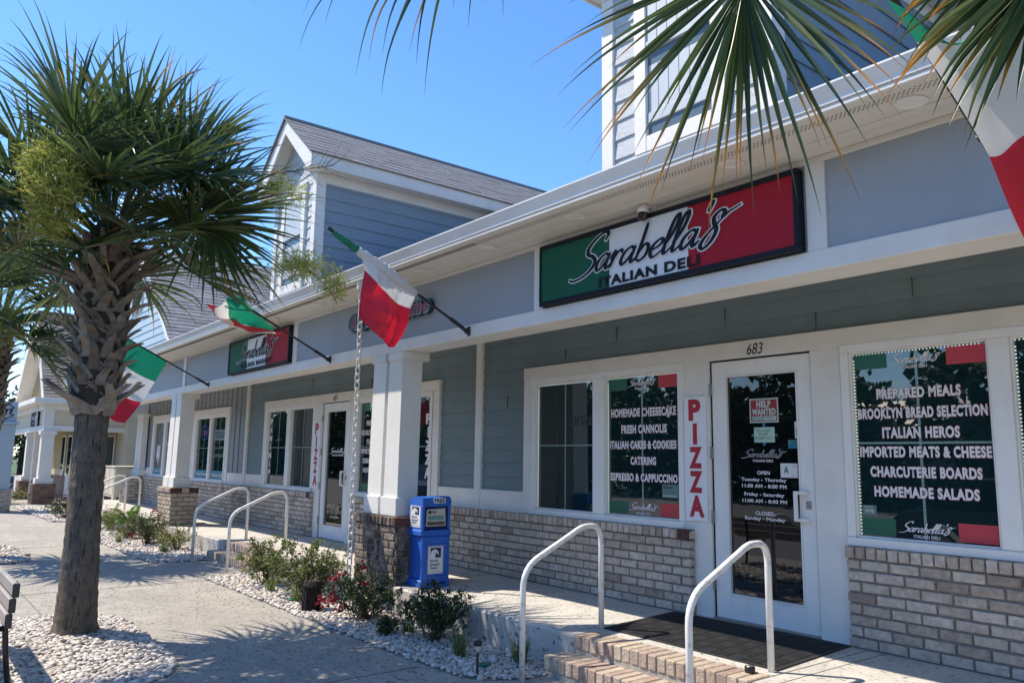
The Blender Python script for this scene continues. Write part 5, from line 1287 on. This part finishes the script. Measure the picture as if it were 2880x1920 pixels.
m = MB(); wisps(m, V3(-2.35, -2.86, 2.98), (.30, .22, .14), 420, .11); wisps(m, V3(-2.08, -2.62, 2.80), (.12, .1, .18), 200, .09); wisps(m, V3(-2.95, -3.5, 3.75), (.25, .25, .10), 180, .1); wisps(m, V3(-2.3, -3.0, 3.66), (.2, .2, .08), 90, .1); m.build('flower_cluster', FLOWERY, pm)
m = MB()
for pts in ([P1C + V3(0, 0, .15), V3(-3.2, -3.7, 3.75), V3(-2.75, -3.1, 3.88), V3(-2.35, -2.55, 4.0)], [P1C + V3(0, 0, .1), V3(-3.0, -3.6, 3.55), V3(-2.6, -3.1, 3.25), V3(-2.2, -2.72, 2.85), V3(-2.05, -2.6, 2.62)], [V3(-2.95, -3.4, 3.84), V3(-2.75, -3.15, 4.0), V3(-2.62, -3.0, 4.2)],
            [P1C + V3(0, 0, .2), V3(-3.0, -4.6, 3.85), V3(-2.55, -4.80, 3.82), V3(-2.50, -4.8, 3.25)]):
    c_ = crom(pts, 8); m.tube(c_, [.013 * (1 - .85 * k / (len(c_) - 1)) for k in range(len(c_))], 6, False)
for k in range(26):
    q = V3(-2.75, -3.1, 3.88).lerp(V3(-2.35, -2.55, 4.0), rnd.random()); d = V3(rnd.uniform(.05, .3), rnd.uniform(0, .3), rnd.uniform(-.15, .2)); m.tube([q, q + d * .5 + rv(.02), q + d], [.003, .002, .0008], 3, False)
m.build('flower_stalk', STALK, pm)

# second palm, farther left
P2C = Vector((-10.02, -4.46, 3.25)); p2 = thing('palm_tree', 'second palm cut by the left edge of the photo behind the large palm', 'palm', (-9.97, -4.43, GZ), 'palms along the pavement')
m = MB(); m.lathe((-9.97, -4.43, GZ), [(.22, 0), (.17, .2), (.155, 1.2), (.15, 1.9)], 24, .03); m.build('trunk', TRUNK, p2, True)
m = MB(); m.lathe((-10.02, -4.45, 1.6), [(.15, 0), (.19, .1), (.20, 1.2), (.15, 1.65)], 20, .05); m.build('boot_core', CORE, p2, True)
boots(p2, -10.02, -4.45, 1.62, 3.05, .165, .20, 72, .8)
for i in range(28):
    f = i / 27; az = i * 2.39996; el = R(84 - 112 * f); d = Vector((math.cos(az) * math.cos(el), math.sin(az) * math.cos(el), math.sin(el))); base = P2C + Vector((math.cos(az) * .12, math.sin(az) * .12, .22 - .35 * f))
    frond(base, base + d * (.65 + .2 * math.sin(f * 3)), .85, p2, 32, R(145), .25 + .3 * f, .044, .04)
frond(P2C, V3(-9.35, -4.05, 2.95), .95, p2, 40, R(160), .4, .044, .05)
m = MB(); wisps(m, V3(-9.45, -4.4, 3.25), (.35, .3, .45), 900, .16); m.build('flower_cluster', FLOWERY, p2)

# near palm: trunk just outside the frame at the right, old leaves hang into view
p3 = thing('palm_tree', 'near palm whose hanging leaves with orange tips cross the top edge', 'palm', (4.2, -3.4, GZ), 'palms along the pavement')
m = MB(); m.lathe((4.2, -3.4, GZ), [(.22, 0), (.17, .2), (.155, 1.2), (.15, 1.9), (.19, 2.2), (.21, 3.2), (.15, 3.8)], 24, .03); m.build('trunk', TRUNK, p3, True)
P3C = V3(4.2, -3.4, 3.5)
# camera-independent placement: each leaf has its own hub and hanging direction
for hub, ax, L_, ns, sp, dr, wm, tp, fc in (((3.06, -3.80, 2.74), (-.10, -.06, -1), .70, 60, (-1.80, 1.05), .17, .0165, .5, (.6, -.75, .25)),
    ((3.76, -3.56, 2.53), (-.45, -.25, -1), .47, 38, (-1.2, .9), .30, .024, .35, (.6, -.75, .25)), ((3.72, -3.46, 2.68), (-.5, -.3, -.8), .42, 26, (-1.0, .8), .5, .022, .35, (.5, -.6, .6)),
    ((2.30, -4.16, 3.27), (-.35, -.45, -.8), .80, 20, (-.9, .9), 1.2, .018, .08, (.6, -.5, .5))):
    fanleaf(p3, P3C, hub, ax, L_, ns, sp, dr, wm, tp, fc, 14)
for i in range(10):
    az = R(-35) + i * R(18); el = R(70 - (i * 37) % 75); d = Vector((math.cos(az) * math.cos(el), math.sin(az) * math.cos(el), math.sin(el)))
    frond(P3C + V3(0, 0, .2), P3C + V3(0, 0, .2) + d * .7, .9, p3, 30, R(140), .3, .036, .1)

# ------------------------------------------------------------------ left end of the street
CB = thing('cream_shop_building', 'cream shop building with white corner column and steep grey roof behind the palms', 'building', (-27, 2, GZ))
mb = MB(); lap(mb, (-23.4, 0, 0), Y, Z, X, GZ, 3.2, .17, full(.45, 7)); mb.box(-34, -23.41, .45, 7, GZ, 3.2); mb.build('wall', CREAM, CB)
mb = MB(); mb.box(-34, -24.9, -.6, .45, GZ, 3.0); x = -33.9
while x < -24.95: mb.bbox(x, x + .05, -.63, -.6, .7, 2.6); x += .22
y = -.55
while y < .45: mb.bbox(-24.9, -24.87, y, y + .05, .7, 2.6); y += .22
mb.build('board_wall', CREAMD, CB)
mb = MB(); bricks(mb, (-24.9, 0, 0), Y, Z, X, -.6, .45, GZ, .5); bricks(mb, (0, -.6, 0), X, Z, -Y, -33, -24.9, GZ, .5); mb.build('brick_base', BRICKBRN, CB)
mb = MB()
mb.bbox(-34, -23.85, -1.85, -1.55, 1.96, 2.12); mb.bbox(-24.15, -23.85, -1.55, .45, 1.96, 2.12); mb.bbox(-34, -23.8, -1.9, -1.6, 2.6, 2.82); mb.bbox(-24.2, -23.8, -1.6, .6, 2.6, 2.82)
mb.bbox(-24.14, -23.86, -1.86, -1.58, 2.12, 2.6); mb.bbox(-34, -23.5, -2.2, -1.85, 2.80, 2.95); mb.bbox(-23.85, -23.5, -1.85, 1.2, 2.80, 2.95)
mb.prism([(-.2, 0), (1.7, 0), (.75, .42)], (-23.84, -1.2, 2.82), Y, Z, X, .2)
mb.build('trim', WHITE, CB)
mb = MB(); mb.box(-34, -23.9, -1.8, -1.58, 2.12, 2.6); mb.box(-24.1, -23.9, -1.58, .5, 2.12, 2.6); mb.build('frieze', CREAM, CB)
for cx in (-24.0, -27.2):
    m = MB(); m.bbox(cx - .17, cx + .17, -1.87, -1.53, .48, 1.85); m.bbox(cx - .24, cx + .24, -1.94, -1.46, .34, .5); m.bbox(cx - .22, cx + .22, -1.92, -1.48, 1.83, 1.96); co = m.build('column', WHITEV, CB)
    m = MB(); bricks(m, (0, -2.0, 0), X, Z, -Y, cx - .36, cx + .36, GZ, .34); bricks(m, (cx + .36, 0, 0), Y, Z, X, -2.0, -1.4, GZ, .34); m.box(cx - .355, cx + .355, -1.995, -1.4, GZ, .335); m.build('pedestal', BRICKBRN, co)
# roof with a gable face toward the street
mb = MB(); apx = V3(-27.2, -2.3, 6.1); 
n_ = Vector((.95, 0, 1)).normalized(); e = V3(-23.6, 0, 2.9); d_ = Vector((-3.6, 0, 3.3)); lap(mb, e, Y, d_.normalized(), Vector((3.3, 0, 3.6)).normalized(), 0, d_.length, .15, full(-1.95, 6), .014, .4)
e2 = V3(-30.8, 0, 2.9); d2 = Vector((3.6, 0, 3.3)); lap(mb, e2, Y, d2.normalized(), Vector((-3.3, 0, 3.6)).normalized(), 0, d2.length, .15, full(-1.95, 6), .014)
mb.build('roof', SHINGBR, CB)
mb = MB(); mb.prism([(-3.3, 0), (3.3, 0), (0, 3.05)], (-27.2, -1.5, 2.92), X, Z, Y, .1); x = -3.1
while x < 3.2: mb.bbox(-27.2 + x, -27.2 + x + .05, -1.53, -1.5, 2.92, 2.92 + 3.05 * (1 - abs(x + .02) / 3.3) - .05); x += .28
mb.build('gable', CREAMD, CB)
mb = MB()
for sg in (-1, 1):
    P = [(0, 3.16), (3.6, -.12), (3.6, -.34), (0, 2.9)]; P = [(sg * a, b) for a, b in P]
    mb.prism(P if sg > 0 else P[::-1], (-27.2, -1.93, 3.0), X, Z, -Y, .05)
    mb.quad((-27.2, -1.93, 6.0), (-27.2 + sg * 3.5, -1.93, 2.8), (-27.2 + sg * 3.5, -1.5, 2.8), (-27.2, -1.5, 6.0))
mb.build('rake_board', WHITE, CB)
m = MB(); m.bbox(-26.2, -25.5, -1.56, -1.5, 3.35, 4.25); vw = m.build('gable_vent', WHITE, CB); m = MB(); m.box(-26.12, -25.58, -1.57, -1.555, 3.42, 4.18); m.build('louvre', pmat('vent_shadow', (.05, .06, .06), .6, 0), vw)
for (a, b) in ((-.35, -.02), (.06, .36)):
    m = MB(); m.bbox(-24.87, -24.84, a - .05, b + .05, .5, 1.9); w = m.build('window', WHITE, CB); MB().box(-24.845, -24.835, a, b, .58, 1.84).build('pane', GLASS, w)
for (a, b) in ((-25.9, -25.4), (-26.8, -26.2), (-28, -27.5)):
    m = MB(); m.bbox(a - .06, b + .06, -.66, -.63, -.2 if a == -26.8 else .5, 1.9); w = m.build('window', WHITE, CB); MB().box(a, b, -.665, -.655, .58, 1.84).build('pane', GLASS, w)
t = thing('shop_sign', 'dark sign with white lettering on the cream shop frieze', 'sign', (-25.9, -1.82, 2.1)); m = MB(); m.bbox(-26.6, -25.2, -1.88, -1.81, 2.14, 2.58); m.build('sign_board', NAVY, t)
text('Coco Light', 'lettering', -26.45, -25.35, 2.30, 2.50, -1.882, SWHITE, t, .02, .002); text('______________', 'underline', -26.2, -25.6, 2.22, 2.235, -1.882, SWHITE, t, .0, .002)
chain(-23.95, -2.05, 2.85, -.1, .085, 'far rain chain at the corner of the cream shop')
t = thing('utility_cabinet', 'cream utility cabinet with panel doors in the gap between the buildings', 'cabinet', (-20.9, -.1, 0))
m = MB(); m.bbox(-21.6, -20.35, -.45, .5, .06, .90, .01); m.bbox(-21.63, -20.32, -.48, .53, .90, .93, .006); m.build('body', CABIN, t)
m = MB()
for a, b in ((-.38, .0), (.05, .46)): m.bbox(-20.352, -20.336, a, b, .12, .86, .006)
m.bbox(-21.5, -21.0, -.462, -.448, .12, .86, .006); m.bbox(-20.95, -20.45, -.462, -.448, .12, .86, .006); m.build('door_panel', CABIN, t)
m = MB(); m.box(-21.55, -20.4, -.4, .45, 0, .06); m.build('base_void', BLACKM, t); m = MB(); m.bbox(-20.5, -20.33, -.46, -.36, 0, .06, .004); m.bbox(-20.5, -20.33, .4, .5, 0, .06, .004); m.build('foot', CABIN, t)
t = thing('sign_post', 'pale blue square post on a brick base with scroll sign at left edge', 'sign post', (-20.7, -3.25, GZ))
m = MB(); m.bbox(-21.0, -20.4, -3.55, -2.95, .3, 2.0, .01); m.bbox(-21.07, -20.33, -3.62, -2.88, 2.0, 2.08, .008); m.build('post', POSTBL, t)
m = MB(); bricks(m, (-20.34, 0, 0), Y, Z, X, -3.6, -2.9, GZ, .3); bricks(m, (0, -3.6, 0), X, Z, -Y, -21.06, -20.34, GZ, .3); m.box(-21.06, -20.345, -3.595, -2.9, GZ, .31); m.build('brick_base', BRICK, t)
m = MB(); m.bbox(-21.0, -20.4, -3.55, -2.95, 2.08, 2.62, .008); m.build('sign_panel', POSTBL, t)
text('m', 'lettering', -3.36, -3.06, 2.28, 2.42, 0, BLACKL, t, .02, .004, O=(-20.4, 0, 0), U=(0, 1, 0), V=(0, 0, 1), N=(1, 0, 0), shear=.3)
m = MB()
for zz, s in ((2.5, 1), (2.2, -1)): m.tube(crom([(-20.39, -3.42, zz), (-20.39, -3.2, zz + .03 * s), (-20.39, -3.06, zz - .03 * s), (-20.39, -3.04, zz - .07 * s), (-20.39, -3.1, zz - .06 * s)], 6), .010, 6)
m.build('scroll', BLACKM, t)
t = thing('small_sign', 'navy and white yard sign partly behind the pale blue post', 'sign', (-24.0, -2.75, GZ)); m = MB(); m.bbox(-24.02, -23.98, -3.25, -2.46, .03, .60, .004); m.bbox(-24.02, -23.98, -2.54, -2.48, GZ, .03, .003); m.build('board', BOARD, t)
MB().box(-23.98, -23.976, -3.23, -2.48, .20, .56).build('navy_field', NEWSN, t)
k = dict(O=(-23.976, 0, 0), U=(0, 1, 0), V=(0, 0, 1), N=(1, 0, 0))
text('NT\nUTY', 'lettering', -2.80, -2.50, .24, .50, 0, NEWSW, t, .03, .001, **k); text('0420', 'lettering', -2.80, -2.50, .08, .15, 0, NEWSN, t, .02, .001, **dict(k, O=(-23.9795, 0, 0)))

# ------------------------------------------------------------------ across the parking lot: what the shop windows mirror
def big_tree(x, y, h, w, label):
    t = thing('oak_tree', label, 'tree', (x, y, GZ - .2), 'trees beyond the parking lot')
    m = MB(); b = Vector((x, y, GZ - .2)); m.tube([b, b + Z * h * .3 + rv(.1), b + Z * h * .6 + rv(.3)], [.28, .2, .1], 9)
    lf = MB()
    for k in range(9):
        a = rnd.uniform(0, 6.28); tip = b + Vector((w * .8 * math.cos(a), w * .8 * math.sin(a), h * rnd.uniform(.5, .95))); s = b + Z * h * rnd.uniform(.25, .5); m.tube([s, s.lerp(tip, .5) + Z * .3, tip], [.1, .06, .02], 6)
    for k in range(60):
        a = rnd.uniform(0, 6.28); r = w * math.sqrt(rnd.random()); c = b + Vector((r * math.cos(a), r * math.sin(a), h * (.16 + .82 * rnd.random() * (1 - .45 * (r / w) ** 2)))); cr = rnd.uniform(.7, 1.4)
        for q in range(95):
            p = c + rv(cr * .5); lf.tone = rnd.random(); s_ = rnd.uniform(.25, .48); leafquad(lf, p, rv(), rv(), s_, s_ * .7)
    m.build('trunk', BARK, t); lf.build('crown', OAK, t); return t
t = thing('leaf_screen', 'added dense leaf mass blocking the bright low sky in the window reflections', 'leaf_screen', (-30, -25.5, GZ - .2)); m = MB()  # added out of view to block the pale horizon in the window reflections
for k in range(46000):
    xx = 25 - 260 * rnd.random() ** 1.5; p = Vector((xx, -25.5 + rnd.gauss(0, .7), GZ - .2 + (5.3 + .9 * math.sin(xx * .7) + .8 * math.sin(xx * 1.9)) * rnd.random() ** .8)); m.tone = rnd.random(); sz = rnd.uniform(.4, .7) * (1 + max(0, -xx - 40) / 90); leafquad(m, p, rv(), rv(), sz, sz * .7)
m.build('foliage', OAK, t)
TL = [(-16, -31, 8.5, 4.5), (-8, -33, 7.2, 4.2), (-2.5, -30, 8.8, 4.4), (3.5, -32, 7.5, 4), (9, -31, 9, 4.5), (-24, -32, 7.5, 4.6), (-33, -30, 8.5, 4.8), (-43, -32, 8, 4.8), (-54, -31, 9.2, 5), (-66, -32, 8.4, 5), (-79, -31, 9, 5.4), (-95, -32, 10, 6), (-113, -31, 10, 6.5), (-133, -33, 11, 7)]
big_tree(-62, -4, 6.5, 4.5, 'distant tree beyond the cream shop at the far left'); big_tree(-70, 3, 7, 5, 'farther tree rising behind the cream shop roof'); big_tree(-56, -10, 6, 4, 'distant tree at the left end of the pavement')
for i, (x, y, h, w) in enumerate(TL): big_tree(x, y, h * (.66 if x > -30 else .85), w, ['dense', 'broad', 'tall', 'rounded', 'spreading', 'leaning', 'dark', 'shady', 'old', 'leafy', 'wide', 'far', 'hazy', 'farthest'][i] + ' green tree mirrored in the windows from across the lot')
def car(x, y, rot, mat, label):
    t = thing('parked_car', label, 'car', (x, y, GZ - .14), 'cars parked across the pavement'); z = GZ - .14
    m = MB(); pr = [(-2.2, .35), (-2.2, .75), (-2.05, .88), (-1.2, .95), (1.25, .92), (2.1, .78), (2.25, .6), (2.2, .32)]
    m.prism(pr, (x, y + .85, z), X, Z, -Y, 1.7); m.build('body', mat, t)
    m = MB(); A = [(-1.75, .94), (-1.1, 1.45), (.35, 1.45), (1.15, .93)]; lo = [m.V((x + a, y + s * .82, z + b)) for s in (1, -1) for a, b in (A[0], A[3])]; hi = [m.V((x + a, y + s * .62, z + b)) for s in (1, -1) for a, b in (A[1], A[2])]
    m.F(lo[0], lo[1], hi[1], hi[0]); m.F(lo[3], lo[2], hi[2], hi[3]); m.F(lo[0], hi[0], hi[2], lo[2]); m.F(lo[1], lo[3], hi[3], hi[1]); m.F(*hi[:2], hi[3], hi[2]); m.build('window', GLASSD, t)
    m = MB(); m.bbox(x - 1.08, x + .32, y - .6, y + .6, z + 1.44, z + 1.48, .01); m.build('roof', mat, t)
    for a in (-1.35, 1.4):
        for s in (-.84, .84):
            m = MB(); m.tube([(x + a, y + s - .1, z + .33), (x + a, y + s + .1, z + .33)], .33, 20); w = m.build('wheel', RUBBER, t); m = MB(); m.tube([(x + a, y + s - .105, z + .33), (x + a, y + s + .105, z + .33)], .2, 14); m.build('rim', STEEL, w)
    return t
car(-.6, -9.6, 0, CARD_, 'dark car mirrored in the glass of door 683'); car(-14.5, -9.2, 0, CARP, 'silver car mirrored in the far shop windows'); car(-21, -9.4, 0, CARD_, 'dark car mirrored in the window beside door 681')
t = thing('house', 'low grey house with metal roof mirrored in the door glass', 'house', (-8, -27, GZ - .2))
MB().box(-14, -3, -28.5, -25.5, GZ - .2, 2.6).build('wall', pmat('grey_house', (.30, .31, .32), .7), t); m = MB(); m.prism([(-2, 0), (2, 0), (0, 1.3)], (-14.4, -27, 2.6), Y, Z, X, 11.8); m.build('roof', pmat('metal_roof', (.42, .42, .42), .4), t)

# ------------------------------------------------------------------ fallen bits on the pebbles and pavement
m = MB()
for k in range(420):
    if k < 260: x, y = rnd.uniform(-6.2, -.3), rnd.uniform(-2.6, -1.5)
    else: x, y = rnd.uniform(-9, 3), rnd.uniform(-4.4, -2.2)
    zz = GZ + (.045 if inside(NEARB, x, y) else .004); m.tone = rnd.random(); d = rv(); d.z *= .15; leafquad(m, Vector((x, y, zz)), d, Z + rv(.2), rnd.uniform(.012, .04), rnd.uniform(.006, .016))
struct(m.build('leaf_litter', pmat('dry_leaf', (.1, .06, .03), .9, .2, tones=[(.09, .05, .025), (.2, .12, .05), (.05, .035, .025)])), 'stuff')

m = MB()
for x, y, n_, a in ((-1.9, -3.2, 26, .4), (.6, -2.9, 22, -.5), (-5.0, -3.1, 24, .9)):
    p = Vector((x, y, GZ + .0022)); prev = None
    for k in range(n_):
        a += rnd.uniform(-.35, .35); d = Vector((math.cos(a), math.sin(a), 0)); sd2 = Vector((-d.y, d.x, 0)) * rnd.uniform(.0010, .0026); q = (m.V(p - sd2), m.V(p + sd2))
        if prev: m.F(prev[0], prev[1], q[1], q[0])
        prev = q; p = p + d * .06
struct(m.build('pavement_crack', JOINT))
